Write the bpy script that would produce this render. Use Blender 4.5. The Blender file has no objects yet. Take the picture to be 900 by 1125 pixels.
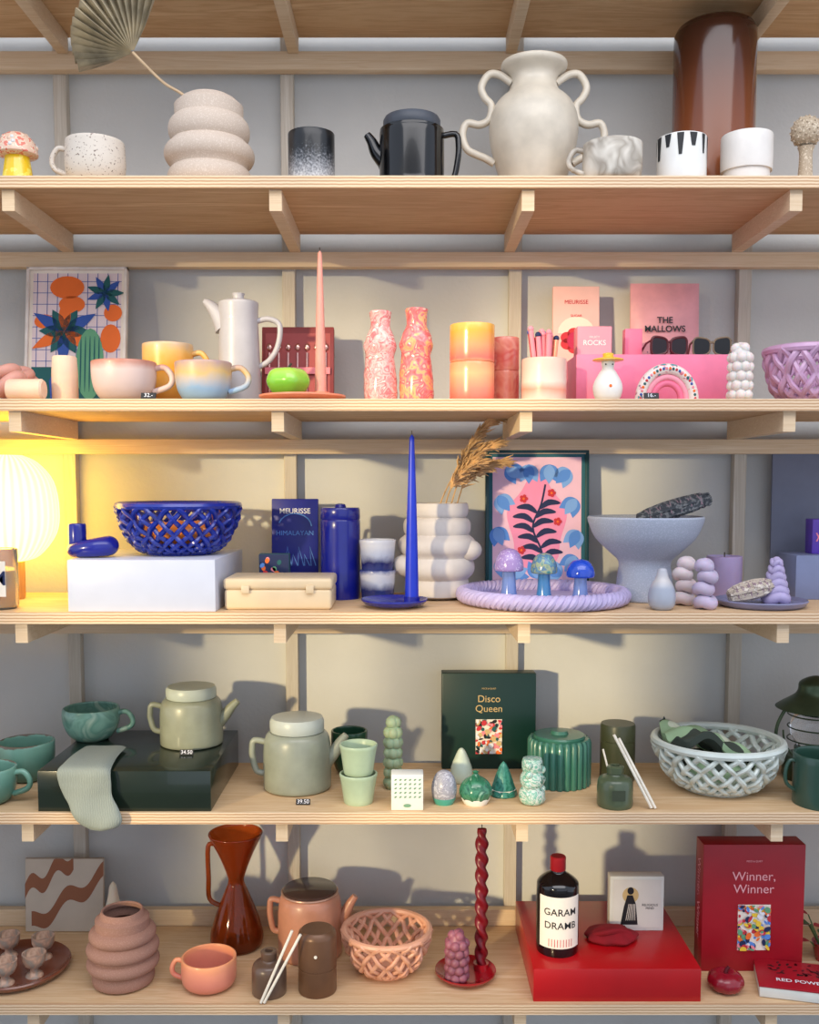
import bpy, bmesh, math, random
from math import sin, cos, pi, radians as rad
from mathutils import Vector, Matrix
random.seed(7)
F=1080;PX=445;PY=615;TH=rad(4.5);D=1.44;EYE=1.45
SZ={1:1.886,2:1.571,3:1.259,4:.956,5:.658}
PW,PG,PR=.077,.062,.052      # plinth heights
SZ['3b']=SZ[3]+PW;SZ['4b']=SZ[4]+PG;SZ['5b']=SZ[5]+PR;SZ['2b']=SZ[2]+.052
col=bpy.context.scene.collection
# ---------------------------------------------------------------- camera
cd=bpy.data.cameras.new('camera');cam=bpy.data.objects.new('camera',cd);col.objects.link(cam)
cam.location=(0,-D,EYE);cam.rotation_euler=(pi/2-TH,0,0)
cd.sensor_fit='VERTICAL';cd.sensor_height=36;cd.lens=36*F/1125
cd.shift_y=(PY-562.5)/1125;cd.shift_x=(450-PX)/1125;cd.clip_start=.02
bpy.context.scene.camera=cam
# ---------------------------------------------------------------- survey helper: photo measurement -> metres on a shelf
def elev(v): return math.atan((PY-v)/F)-TH
def spot(z,Y): return ((Y+D)*cos(TH)-(z-EYE)*sin(TH))/F
class Q: pass
def P(k,x0,x1,yt,b,rim=0):
    q=Q();z=SZ[k];cx=(x0+x1)/2
    if b<1: Y=b
    else:
        Y=(z-EYE)/math.tan(elev(b))-D; Y+=(x1-x0)/2*spot(z,Y)
    s=spot(z,Y);q.X=(cx-PX)*s;q.Y=Y;q.Z=z;q.R=(x1-x0)/2*s;q.s=s
    q.H=EYE+math.tan(elev(yt))*(Y+q.R*rim+D)-z
    q.loc=(q.X,q.Y,q.Z);return q
# ---------------------------------------------------------------- materials
def lin(c):
    r=[]
    for x in c[:3]:
        x/=255; r.append(x/12.92 if x<=.04045 else ((x+.055)/1.055)**2.4)
    return (*r,1)
def base(name,rough=.5,metal=0,coat=0,trans=0,ior=1.45,sss=0):
    m=bpy.data.materials.new(name);m.use_nodes=True;nt=m.node_tree;p=nt.nodes['Principled BSDF']
    p.inputs['Roughness'].default_value=rough;p.inputs['Metallic'].default_value=metal
    p.inputs['Coat Weight'].default_value=coat;p.inputs['Transmission Weight'].default_value=trans
    p.inputs['IOR'].default_value=ior
    if sss: p.inputs['Subsurface Weight'].default_value=sss;p.inputs['Subsurface Scale'].default_value=.01
    return m,nt,p
def nz(nt,scale,detail=3,vec=None,dist=0,kind='ShaderNodeTexNoise'):
    n=nt.nodes.new(kind);n.inputs['Scale'].default_value=scale
    if kind=='ShaderNodeTexNoise': n.inputs['Detail'].default_value=detail;n.inputs['Distortion'].default_value=dist
    if vec is None:
        tc=nt.nodes.new('ShaderNodeTexCoord');vec=tc.outputs['Object']
    nt.links.new(vec,n.inputs['Vector']);return n
def ramp(nt,fac,stops,const=False):
    r=nt.nodes.new('ShaderNodeValToRGB');e=r.color_ramp.elements
    r.color_ramp.interpolation='CONSTANT' if const else 'LINEAR'
    while len(e)<len(stops): e.new(.5)
    for i,(p,c) in enumerate(stops): e[i].position=p;e[i].color=lin(c)
    nt.links.new(fac,r.inputs['Fac']);return r
def bump(nt,p,scale,st,dist=.002):
    n=nz(nt,scale,4);b=nt.nodes.new('ShaderNodeBump');b.inputs['Strength'].default_value=st;b.inputs['Distance'].default_value=dist
    nt.links.new(n.outputs['Fac'],b.inputs['Height']);nt.links.new(b.outputs['Normal'],p.inputs['Normal'])
def shade(c,f): return tuple(max(0,min(255,x*f)) for x in c)
def M(name,c,rough=.5,var=.06,bp=0,bs=80,**kw):
    m,nt,p=base(name,rough,**kw);n=nz(nt,30,4)
    r=ramp(nt,n.outputs['Fac'],[(.3,shade(c,1-var)),(.7,shade(c,1+var))]);nt.links.new(r.outputs[0],p.inputs['Base Color'])
    if bp: bump(nt,p,bs,bp)
    return m
def SPK(name,c,spots,scale=120,th=.62,rough=.4,**kw):
    m,nt,p=base(name,rough,**kw);n=nz(nt,scale,2)
    st=[(0,c),(th,c)]+[(th+.03+i*.05,s) for i,s in enumerate(spots)]
    r=ramp(nt,n.outputs['Fac'],st);nt.links.new(r.outputs[0],p.inputs['Base Color']);return m
def GRD(name,stops,rough=.3,dist=.15,scale=40,**kw):
    m,nt,p=base(name,rough,**kw);tc=nt.nodes.new('ShaderNodeTexCoord');sp=nt.nodes.new('ShaderNodeSeparateXYZ')
    nt.links.new(tc.outputs['Generated'],sp.inputs[0]);n=nz(nt,scale,5)
    a=nt.nodes.new('ShaderNodeMath');a.operation='MULTIPLY_ADD';a.inputs[1].default_value=dist
    nt.links.new(n.outputs['Fac'],a.inputs[0]);s=nt.nodes.new('ShaderNodeMath');s.operation='SUBTRACT';s.inputs[1].default_value=dist/2
    nt.links.new(sp.outputs['Z'],s.inputs[0]);nt.links.new(s.outputs[0],a.inputs[2])
    r=ramp(nt,a.outputs[0],stops);nt.links.new(r.outputs[0],p.inputs['Base Color']);return m
def SWL(name,cols,scale=25,rough=.25,dist=2,**kw):
    m,nt,p=base(name,rough,**kw);n=nz(nt,scale,2,dist=dist);k=len(cols)
    r=ramp(nt,n.outputs['Fac'],[(.3+.4*i/(k-1),c) for i,c in enumerate(cols)]);nt.links.new(r.outputs[0],p.inputs['Base Color']);return m
def WOOD(name,a,b,sx=1.2,sy=16,sz=16,rough=.6):
    m,nt,p=base(name,rough);tc=nt.nodes.new('ShaderNodeTexCoord');mp=nt.nodes.new('ShaderNodeMapping')
    mp.inputs['Scale'].default_value=(sx,sy,sz);nt.links.new(tc.outputs['Object'],mp.inputs['Vector'])
    n=nz(nt,2.5,6,mp.outputs[0],1.2);f=nz(nt,14,4,mp.outputs[0],.3)
    mx=nt.nodes.new('ShaderNodeMath');mx.operation='MULTIPLY_ADD';mx.inputs[1].default_value=.35
    nt.links.new(f.outputs['Fac'],mx.inputs[0]);nt.links.new(n.outputs['Fac'],mx.inputs[2])
    mid=tuple((x+y)/2 for x,y in zip(a,b))
    r=ramp(nt,mx.outputs[0],[(.45,a),(.62,b),(.7,mid),(.85,b)]);nt.links.new(r.outputs[0],p.inputs['Base Color'])
    bb=nt.nodes.new('ShaderNodeBump');bb.inputs['Strength'].default_value=.15;bb.inputs['Distance'].default_value=.002
    nt.links.new(mx.outputs[0],bb.inputs['Height']);nt.links.new(bb.outputs[0],p.inputs['Normal']);return m
# ---------------------------------------------------------------- geometry
class B:
    def __init__(s): s.V=[];s.F=[];s.I=[];s.M=[]
    def add(s,g,mat,mx=None):
        vs,fs=g;o=len(s.V)
        if mat not in s.M: s.M.append(mat)
        i=s.M.index(mat)
        s.V+=[(mx@Vector(v)) if mx is not None else Vector(v) for v in vs]
        s.F+=[tuple(j+o for j in f) for f in fs];s.I+=[i]*len(fs);return s
    def done(s,name,loc=(0,0,0),rot=(0,0,0),ang=38):
        m=bpy.data.meshes.new(name);m.from_pydata([tuple(v) for v in s.V],[],s.F)
        for t in s.M: m.materials.append(t)
        m.polygons.foreach_set('material_index',s.I);m.polygons.foreach_set('use_smooth',[True]*len(s.F));m.update()
        m.set_sharp_from_angle(angle=rad(ang))
        o=bpy.data.objects.new(name,m);o.location=loc;o.rotation_euler=rot;col.objects.link(o);return o
T=Matrix.Translation
def Rx(a,ax='Z'): return Matrix.Rotation(a,4,ax)
def cr(p,k=4):
    o=[];n=len(p)
    for i in range(n-1):
        a=p[max(i-1,0)];b=p[i];c=p[i+1];d=p[min(i+2,n-1)]
        for j in range(k):
            t=j/k;o.append(tuple(.5*((2*b[q])+(-a[q]+c[q])*t+(2*a[q]-5*b[q]+4*c[q]-d[q])*t*t+(-a[q]+3*b[q]-3*c[q]+d[q])*t**3) for q in range(len(b))))
    o.append(tuple(p[-1]));return o
def lathe(prof,n=48,fn=None):
    V=[];Fc=[];rows=[]
    for r,z in prof:
        if r<1e-5: rows.append([len(V)]);V.append((0,0,z))
        else:
            st=len(V)
            for i in range(n):
                a=2*pi*i/n;rr=fn(a,r,z) if fn else r
                V.append((rr*cos(a),rr*sin(a),z))
            rows.append(list(range(st,st+n)))
    for a,b in zip(rows,rows[1:]):
        for i in range(n):
            j=(i+1)%n
            if len(a)==1 and len(b)==1: break
            if len(a)==1: Fc.append((a[0],b[j],b[i]))
            elif len(b)==1: Fc.append((a[i],a[j],b[0]))
            else: Fc.append((a[i],a[j],b[j],b[i]))
    return V,Fc
def opn(pts,R,H,t=.004,fl=None):
    o=[(r*R,z*H) for r,z in pts];fl=fl or t
    inn=[(max(r-t,.001),z) for r,z in reversed(o) if z>fl*1.4]
    top=o[-1]
    rim=[(top[0]-t*.15,top[1]+t*.35),(top[0]-t*.5,top[1]+t*.5),(top[0]-t*.85,top[1]+t*.35)]
    return [(0,0)]+o+rim+inn+[(inn[-1][0]*.9,fl),(0,fl)]
def cls(pts,R,H): return [(r*R,z*H) for r,z in pts]
def tube(pts,r,n=10,closed=False,flat=1):
    pts=[Vector(p) for p in pts];m=len(pts);V=[];Fc=[]
    up=None
    for i,p in enumerate(pts):
        a=pts[i-1] if (i>0 or closed) else pts[0];b=pts[(i+1)%m] if (i<m-1 or closed) else pts[-1]
        t=(b-a).normalized()
        if up is None:
            up=Vector((0,0,1)) if abs(t.z)<.9 else Vector((0,1,0))
        up=(up-t*up.dot(t))
        if up.length<1e-6: up=t.orthogonal()
        up.normalize();s=t.cross(up)
        ri=r[i] if isinstance(r,(list,tuple)) else r
        for j in range(n):
            an=2*pi*j/n;V.append(p+up*cos(an)*ri*flat+s*sin(an)*ri)
    for i in range(m if closed else m-1):
        k=(i+1)%m
        for j in range(n):
            l=(j+1)%n;Fc.append((i*n+j,i*n+l,k*n+l,k*n+j))
    if not closed: Fc.append(tuple(range(n))[::-1]);Fc.append(tuple(range((m-1)*n,m*n)))
    return V,Fc
def box(x,y,z,c=(0,0,0),b=.002,seg=2):
    bm=bmesh.new();bmesh.ops.create_cube(bm,size=1)
    for v in bm.verts: v.co=Vector((v.co.x*x+c[0],v.co.y*y+c[1],v.co.z*z+c[2]))
    if b: bmesh.ops.bevel(bm,geom=bm.edges[:],offset=b,segments=seg,affect='EDGES',profile=.5)
    bm.verts.index_update();g=([v.co.copy() for v in bm.verts],[tuple(v.index for v in f.verts) for f in bm.faces]);bm.free();return g
def sph(c,r,n=16,sc=(1,1,1),m=10):
    V,Fc=lathe([(r*sin(pi*i/m),-r*cos(pi*i/m)) for i in range(m+1)],n)
    return [(v[0]*sc[0]+c[0],v[1]*sc[1]+c[1],v[2]*sc[2]+c[2]) for v in V],Fc
def poly(pts,y): return [(p[0],y,p[1]) for p in pts],[tuple(range(len(pts)))]
def ell(cx,cz,rx,rz,a=0,n=20): return [(cx+rx*cos(t)*cos(a)-rz*sin(t)*sin(a),cz+rx*cos(t)*sin(a)+rz*sin(t)*cos(a)) for t in [2*pi*i/n for i in range(n)]]
def rect(x0,z0,x1,z1): return [(x0,z0),(x1,z0),(x1,z1),(x0,z1)]
def leaf(cx,cz,L,W,a,n=9):
    pt=[]
    for i in range(n+1): t=i/n;pt.append((t*L,W*sin(pi*t**.8)))
    for i in range(n-1,0,-1): t=i/n;pt.append((t*L,-W*sin(pi*t**.8)))
    return [(cx+x*cos(a)-y*sin(a),cz+x*sin(a)+y*cos(a)) for x,y in pt]
def ribbon(pts,w,y):
    V=[];Fc=[];n=len(pts)
    for i,p in enumerate(pts):
        a=pts[max(i-1,0)];b=pts[min(i+1,n-1)];dx,dz=b[0]-a[0],b[1]-a[1];l=math.hypot(dx,dz) or 1
        ww=w if not isinstance(w,list) else w[i]
        V+=[(p[0]-dz/l*ww,y,p[1]+dx/l*ww),(p[0]+dz/l*ww,y,p[1]-dx/l*ww)]
    for i in range(n-1): Fc.append((2*i,2*i+1,2*i+3,2*i+2))
    return V,Fc
def txt(s,size,cx,cz,y,bold=0):
    cu=bpy.data.curves.new('t','FONT');cu.body=s;cu.size=size;cu.align_x='CENTER';cu.align_y='CENTER';cu.offset=bold
    o=bpy.data.objects.new('t',cu);col.objects.link(o);dg=bpy.context.evaluated_depsgraph_get()
    m=o.evaluated_get(dg).to_mesh();V=[(v.co.x+cx,y,v.co.y+cz) for v in m.vertices];Fc=[tuple(p.vertices) for p in m.polygons]
    bpy.data.objects.remove(o);bpy.data.curves.remove(cu);return V,Fc
# ---------------------------------------------------------------- materials palette
ply=WOOD('plywood',(230,202,164),(208,170,126))
plyu=WOOD('plywood_under',(228,196,152),(198,158,114),1.0,10,10)
batt=WOOD('batten_wood',(230,208,178),(212,184,148),1,14,40)
stud=WOOD('stud_wood',(205,198,186),(184,174,158),30,30,1)
m,nt,p=base('plaster_board',.85);n=nz(nt,3,6);r=ramp(nt,n.outputs['Fac'],[(.3,(186,187,185)),(.7,(206,206,202))]);nt.links.new(r.outputs[0],p.inputs['Base Color']);bump(nt,p,140,.25);wallm=m
m,nt,p=base('plywood_edge',.6);tc=nt.nodes.new('ShaderNodeTexCoord');w=nt.nodes.new('ShaderNodeTexWave');w.bands_direction='Z';w.inputs['Scale'].default_value=70;w.inputs['Distortion'].default_value=1
nt.links.new(tc.outputs['Object'],w.inputs['Vector']);r=ramp(nt,w.outputs['Fac'],[(.2,(232,205,170)),(.8,(190,150,112))]);nt.links.new(r.outputs[0],p.inputs['Base Color']);edge=m
floorm=M('concrete_floor',(120,115,110),.6,bp=.2)
# ---------------------------------------------------------------- room
def slab(name,x0,x1,y0,y1,z0,z1,mat,b=.001,fr=None):
    g=box(x1-x0,y1-y0,z1-z0,((x0+x1)/2,(y0+y1)/2,(z0+z1)/2),b,1);o=B();o.add(g,mat)
    return o.done(name)
slab('wall_back',-1.6,1.6,.3,.36,0,2.7,wallm,0)
slab('floor',-3.4,3,-2.8,.36,-.06,0,floorm,0)
def maskwall():  # unseen wall, added with openings shaped for the sun patches on the shelves
    o=B();xs=[-3.4,-2.62,-1.72,-.5,3.0];z0,z1,zt=1.22,2.42,2.9
    def w(a,b,c,d): o.add(box(b-a,.12,d-c,((a+b)/2,-2.86,(c+d)/2),0),wallm)
    w(xs[0],xs[1],0,zt);w(xs[2],xs[3],0,zt);w(2.8,3,0,zt)
    w(xs[1],xs[2],0,z0);w(xs[1],xs[2],z1,zt);w(xs[3],2.8,0,.5);w(xs[3],2.8,2.7,zt)
    return o.done('wall_sun_mask')
maskwall()
wf=B()  # pane bars added out of view to break up the sun patches
wf.add(box(.035,.05,1.2,(-2.17,-2.86,1.82),.002),stud);wf.add(box(.9,.05,.03,(-2.17,-2.86,1.9),.002),stud);wf.done('sun_mask_bars_1')
o=B();random.seed(21);pgr=M('plant_green',(60,95,45),.5,.2)  # unseen plant, added as a gobo to dapple the sun on the shelves
o.add(lathe([(0,0),(.13,0),(.17,.3),(.155,.3),(.15,.27),(0,.27)],32),M('plant_pot',(150,90,65),.7))
for i in range(14):
    a=i*2.4;L=random.uniform(.1,.26);top=Vector((cos(a)*L,sin(a)*L*.5,random.uniform(.95,1.5)))
    pth=cr([(0,0,.25),(top.x*.3,top.y*.3,top.z*.6),tuple(top)],6);o.add(tube(pth,.004,6),pgr)
    for j in range(10):
        b_=random.random()*6.28;c=Vector(pth[random.randint(7,len(pth)-1)]);lf=leaf(0,0,.1,.025,0)
        o.add(([(v[0],v[1],.01*sin(v[0]*30)) for v in lf],[tuple(range(len(lf)))]),pgr,T(c)@Rx(b_)@Rx(random.uniform(-1,.6),'Y'))
o.done('gobo_plant',(-2.36,-2.62,0))
for k in (1,2,3,4,5):
    z=SZ[k];o=B()
    o.add(box(2.6,.262,.012,(0,.133,z-.006),0),ply)
    o.add(box(2.6,.262,.005,(0,.133,z-.0145),0),plyu)
    o.add(box(2.6,.003,.0175,(0,.0005,z-.0088),.0005,1),edge)
    o.done('shelf_board',(0,0,0))
    ob=B();ob.add(box(2.6,.02,.025,(0,.27,z-.0595),.001),batt);ob.done('trim_%d'%k)
    for x in(-.57,-.186,.177,.562):
        o=B();v=[(a,y,zz) for a in(x-.009,x+.009) for (y,zz) in((.008,z-.0172),(.008,z-.047),(.2595,z-.0475),(.2595,z-.0172))]
        o.add((v,[(0,1,2,3),(7,6,5,4),(0,4,5,1),(1,5,6,2),(2,6,7,3),(3,7,4,0)]),batt);o.done('shelf_bracket')
o=B();o.add(box(2.6,.27,.015,(0,.135,2.2),0),plyu);o.done('shelf_board')
o=B();o.add(box(2.6,.02,.03,(0,.27,2.152),.001),batt);o.done('trim_6')
for x in(-.57,-.186,.177,.562):
    o=B();o.add(box(.018,.25,.03,(x,.134,2.177),.001),batt);o.done('shelf_bracket')
for i,x in enumerate((-.585,-.2,.19,.585)):
    slab('trim_stud_%d'%i,x-.011,x+.011,.281,.3,0,2.6,stud)
slab('trim_base',-1.3,1.3,.264,.28,SZ[5],SZ[5]+.03,batt)
# ---------------------------------------------------------------- object makers
def handle(o,mat,R,zt,zb,out,r,side=1,ang=0,flat=1,zmid=None):
    zm=zmid or (zt+zb)/2
    pts=cr([(side*R*.93,0,zt),(side*(R+out*.55),0,zt+.002),(side*(R+out),0,zm+(zt-zb)*.15),(side*(R+out*.8),0,zm-(zt-zb)*.25),(side*R*.9,0,zb)],5)
    o.add(tube(pts,r,10,flat=flat),mat,Rx(ang))
BOWL=[(.45,0),(.5,0),(.72,.06),(.9,.28),(.98,.55),(1,.8),(1,1)]
CYL=[(.88,0),(.95,.02),(1,.08),(1,.5),(1,1)]
def mug(name,q,mat,prof=BOWL,side=1,out=None,r=.0045,inner=None,foot=None,zt=.85,zb=.25,t=.004,ang=0):
    o=B();o.add(lathe(opn(cr(prof,3),q.R,q.H,t)),mat)
    if side: handle(o,mat,q.R,q.H*zt,q.H*zb,out or q.R*.5,r,side,ang)
    return o.done(name,q.loc)
def bulges(bs,rn=.7,n=9):
    pr=[]
    for z0,z1,r in bs:
        for i in range(n):
            t=(i+.5)/n;pr.append((rn+(r-rn)*math.sqrt(max(0,1-(2*t-1)**2)),z0+(z1-z0)*t))
    return pr
def weave(name,q,mat,prof,n=18,tw=1.1,r=.004,a=.003,extra=None,rot=0):
    o=B();R,H=q.R,q.H;pp=cr(prof,6);m=len(pp)
    for dr in(-1,1):
        for i in range(n):
            pts=[]
            for j,(rr,z) in enumerate(pp):
                t=j/(m-1);th=2*pi*i/n+dr*tw*t
                off=a*dr*cos(pi*(t*n*tw/pi)+i*pi)
                x=rr*R+off;pts.append((x*cos(th),x*sin(th),z*H+r))
            o.add(tube(pts,r,7,flat=.8),mat)
    for (rr,zz,k) in((prof[-1][0],prof[-1][1],1.25),(prof[0][0],prof[0][1],1.2)):
        o.add(tube([(rr*R*cos(2*pi*i/60),rr*R*sin(2*pi*i/60),zz*H+r) for i in range(60)],r*k,8,True),mat)
    o.add(lathe([(0,0),(prof[0][0]*R,0),(prof[0][0]*R,.003),(0,.003)]),mat)
    if extra: extra(o,R,H)
    return o.done(name,q.loc,(0,0,rot))
def teapot(name,q,mat,lid,side=1,lidh=.14,outs=1,spl=.5,lr=.8,prof=None,hz=(.85,.3),rot=0,spr=.27,rimm=None):
    o=B();R,H=q.R,q.H;bh=H*(1-lidh)
    prof=prof or [(.9,0),(.97,.02),(1,.08),(1,.5),(.99,.72),(.95,.88),(.89,.96),(.82,1)]
    o.add(lathe([(0,0)]+[(r*R,z*bh) for r,z in cr(prof,3)]+[(.5*R,bh),(0,bh)]),mat)
    o.add(lathe([((lr-.1)*R,bh*.99),((lr-.02)*R,bh+.001),(lr*R,bh+H*lidh*.25),(lr*R,bh+H*lidh*.75),((lr-.05)*R,H),(0,H*1.01)]),lid)
    if rimm: o.add(tube([((lr+.02)*R*cos(2*pi*i/48),(lr+.02)*R*sin(2*pi*i/48),bh+.001) for i in range(48)],.002,8,True),rimm)
    s=side
    pts=cr([(s*R*.8,0,bh*.45),(s*R*1.08,0,bh*.62),(s*R*(1+spl*.6),0,bh*.8),(s*R*(1+spl),0,bh*.93)],4);n=len(pts)
    o.add(tube(pts,[R*spr*(1-.62*(i/(n-1))**.7) for i in range(n)],12),mat)
    zt,zb=bh*hz[0],bh*hz[1];ou=R*.42*outs
    hp=cr([(-s*R*.9,0,zt),(-s*(R+ou*.8),0,zt+.003),(-s*(R+ou),0,zt-.012),(-s*(R+ou*.95),0,(zt+zb)/2),(-s*(R+ou*.6),0,zb+.004),(-s*R*.93,0,zb)],4)
    o.add(tube(hp,R*.095,10),mat)
    return o.done(name,q.loc,(0,0,rot))
def stackc(name,q,mats,n=2,prof=None):
    prof=prof or [(.82,0),(.86,.03),(.9,.3),(.96,.75),(1,1)]
    o=B();h=q.H/n*1.0
    for i in range(n):
        o.add(lathe(opn(cr(prof,2),q.R,h*(.985),.0035)),mats[i%len(mats)],T((0,0,i*h)))
    return o.done(name,q.loc)
def taper(o,r,H,mat,c=(0,0,0),fn=None,rows=30):
    pr=[(0,0),(r*.9,0)]+[(r*(1-.65*(i/rows)**1.4),H*(.01+.97*i/rows)) for i in range(rows+1)]+[(r*.1,H*.995),(0,H)]
    o.add(lathe(pr,24,fn),mat,T(c));o.add(tube([(0,0,H*.99),(0,.0005,H*1.02)],.0008,6),wick,T(c))
def pickbox(name,q,dep,face,side,draw=None,lean=0,rotz=0,b=.0015):
    o=B();w,h=2*q.R,q.H;o.add(box(w,dep,h,(0,0,h/2),b),side)
    if face is not side: o.add(poly(rect(-w/2+.001,.001,w/2-.001,h-.001),-dep/2-.0003),face)
    if draw: draw(o,w,h,-dep/2-.0006)
    return o.done(name,q.loc,(-lean,0,rotz))
wick=M('wick',(60,50,40));white=M('white_ceramic',(226,224,218),.35,.02,coat=.2);black=M('black_gloss',(8,8,10),.15,0,coat=.2)
blackm=M('black_matte',(25,25,28),.5);cream=M('cream',(236,226,208),.4)
# ================================================================ SHELF 1
q=P(1,-2,42,142,.05,-.3);o=B()
yel=SPK('yellow_glass',(240,200,30),[(250,230,90)],90,.55,.15,coat=.5);pk=SPK('pink_speckled_glass',(232,196,170),[(245,232,205),(225,130,110)],160,.5,.2)
o.add(lathe(cls(cr([(.0,0),(.72,0),(.75,.1),(.68,.3),(.6,.5),(.55,.62)],3),q.R,q.H),32),yel)
o.add(lathe(cls(cr([(.0,.5),(.5,.52),(.95,.55),(1,.62),(.85,.8),(.5,.94),(0,1)],3),q.R,q.H),32),pk)
for i in range(26):
    a=random.random()*6.28;t=random.uniform(.1,.95);o.add(sph((q.R*sin(t*1.5)*.93*cos(a),q.R*sin(t*1.5)*.93*sin(a),q.H*(.6+.38*cos(t*1.5))),.0035,8),pk if i%2 else white)
o.done('mushroom_ornament',q.loc)
spk1=SPK('speckled_stoneware',(218,206,190),[(170,150,135),(120,105,92)],300,.62,.5)
mug('coffee_mug',P(1,73,138,147,.05,-.95),spk1,[(.5,0),(.78,.03),(.95,.25),(1,.5),(.98,.8),(.97,1)],-1,.02,.004)
beig=SPK('beige_grainy_ceramic',(206,188,170),[(196,176,158),(216,200,184)],500,.5,.9)
q=P(1,182,280,97,.09,-.6)
o=B();pr=bulges([(0,.27,.94),(.27,.53,1),(.53,.78,.9),(.78,1,.76)],.74)
pr=[(.7,0)]+pr[1:-3]+[(.6,.985),(.52,1)];o.add(lathe(opn(pr,q.R,q.H,.004)),beig);o.done('bubble_vase',q.loc)
dry=M('dried_leaf',(178,166,140),.8,.2);o=B();s=q.s
tip=Vector((-80*s,-.01,q.H+46*s))
o.add(tube(cr([(0.02,0,q.H*.5),(-.03,0,q.H*.99),(-50*s,0,q.H+18*s),tuple(tip)],5),.0022,8),M('dry_stem',(200,172,136)))
V=[];Fc=[];N=34
for i in range(N+1):
    a=rad(58)+rad(152)*i/N;L=(66 if i%2 else 60)*s*(1+.1*sin(a*1.2))
    dpt=.004 if i%2 else -.004
    for t in(.04,.4,.75,1): V.append((L*t*cos(a),dpt*t*3-.03*t*t,L*t*sin(a)))
for i in range(N):
    for j in range(3): k=i*4+j;Fc.append((k,k+1,k+5,k+4))
o.add((V,Fc),dry,T(tip));o.done('dried_palm_leaf',q.loc,(0,0,0),20)
q=P(1,317,368,140,.05,-.95)
mug('ceramic_tumbler',q,GRD('speckle_gradient',[(0,(200,200,200)),(.2,(150,150,152)),(.5,(60,62,66)),(.65,(15,17,20)),(1,(12,14,18))],.35,.9,330,coat=.2),CYL,0,t=.003)
q=P(1,417,488,121,.06,-.7)
teapot('teapot',q,black,M('grey_lid',(66,70,78),.45),-1,.17,1.05,.38,lr=.88,prof=[(.97,0),(1,.02),(1,.1),(1,.85),(.99,.95),(.96,1),(.7,1)],hz=(.9,.08),spr=.3)
q=P(1,537,634,57,.12,-.7);o=B();R,H=q.R,q.H;pearl=M('pearl_glaze',(208,197,178),.4,.05,coat=.2)
pr=cr([(.5,0),(.62,.03),(.75,.15),(.93,.35),(1,.5),(.97,.62),(.83,.72),(.6,.79),(.52,.84),(.5,.88),(.55,.92),(.72,.97),(.74,1)],3)
o.add(lathe(opn(pr,R,H,.005)),pearl)
for sd in(-1,1):
    pts=[(.5,.87),(.78,.93),(1.02,.93),(1.18,.84),(1.1,.76),(.95,.7),(1.0,.6),(1.22,.56),(1.5,.57),(1.6,.48),(1.5,.38),(1.3,.34),(1.08,.31),(.88,.27)]
    o.add(tube(cr([(sd*x*R,0,z*H) for x,z in pts],5),R*.085,12),pearl)
o.done('amphora_vase',q.loc)
mug('coffee_mug',P(1,640,705,150,.04,-.95),SWL('drip_grey_glaze',[(226,220,208),(204,196,182),(160,150,136),(212,204,190)],30,.3,.6),[(.6,0),(.88,.04),(.98,.3),(1,.6),(1,1)],-1,.02,.004)
q=P(1,722,775,145,.04,-.95);drc=mug('ceramic_cup',q,white,CYL,0,t=.004)
o=B()
for i in range(12):
    a=2*pi*i/12+.2;L=random.uniform(.25,.62)*q.H;w=random.uniform(.0035,.0065)
    V=[];rows=8
    for j in range(rows+1):
        t=j/rows;ww=w*(1-.55*t)
        for d in(-1,0,1):
            aa=a+d*ww/q.R;V.append((cos(aa)*(q.R+.0006),sin(aa)*(q.R+.0006),q.H*1.0-L*t))
    Fc=[(3*j+d,3*j+d+1,3*j+d+4,3*j+d+3) for j in range(rows) for d in(0,1)]
    o.add((V,Fc),blackm)
drips=o.done('drip_pattern',(0,0,0));drips.parent=drc
q=P(1,738,825,12,.17,-.75)
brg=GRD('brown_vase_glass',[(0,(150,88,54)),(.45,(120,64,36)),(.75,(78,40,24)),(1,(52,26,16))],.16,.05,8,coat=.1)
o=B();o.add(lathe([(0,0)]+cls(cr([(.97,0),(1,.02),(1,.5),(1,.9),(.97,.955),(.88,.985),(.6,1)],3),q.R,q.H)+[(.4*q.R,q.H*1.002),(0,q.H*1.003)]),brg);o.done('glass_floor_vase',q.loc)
mug('ceramic_cup',P(1,792,847,142,.05,-.95),M('white_cup',(222,216,208),.4,.02,coat=.2),[(.86,0),(.9,.03),(.9,.26),(.94,.3),(1,.34),(1,1)],0,t=.005)
q=P(1,868,901,126,.05,-.3);spk2=SPK('taupe_speckle',(176,158,134),[(150,130,106),(208,192,168)],300,.52,.6);o=B()
o.add(lathe(cls(cr([(0,0),(.6,0),(.62,.05),(.48,.15),(.42,.4),(.45,.5),(.55,.56)],3),q.R,q.H),24),spk2)
o.add(sph((0,0,q.H-q.R),q.R,28),spk2)
for i in range(90):
    z=1-2*(i+.5)/90;a=i*2.4;rr=math.sqrt(1-z*z);o.add(sph((q.R*rr*cos(a),q.R*rr*sin(a),q.H-q.R+q.R*z),.0018,6,m=5),spk2)
o.done('ball_candlestick',q.loc)
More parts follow.
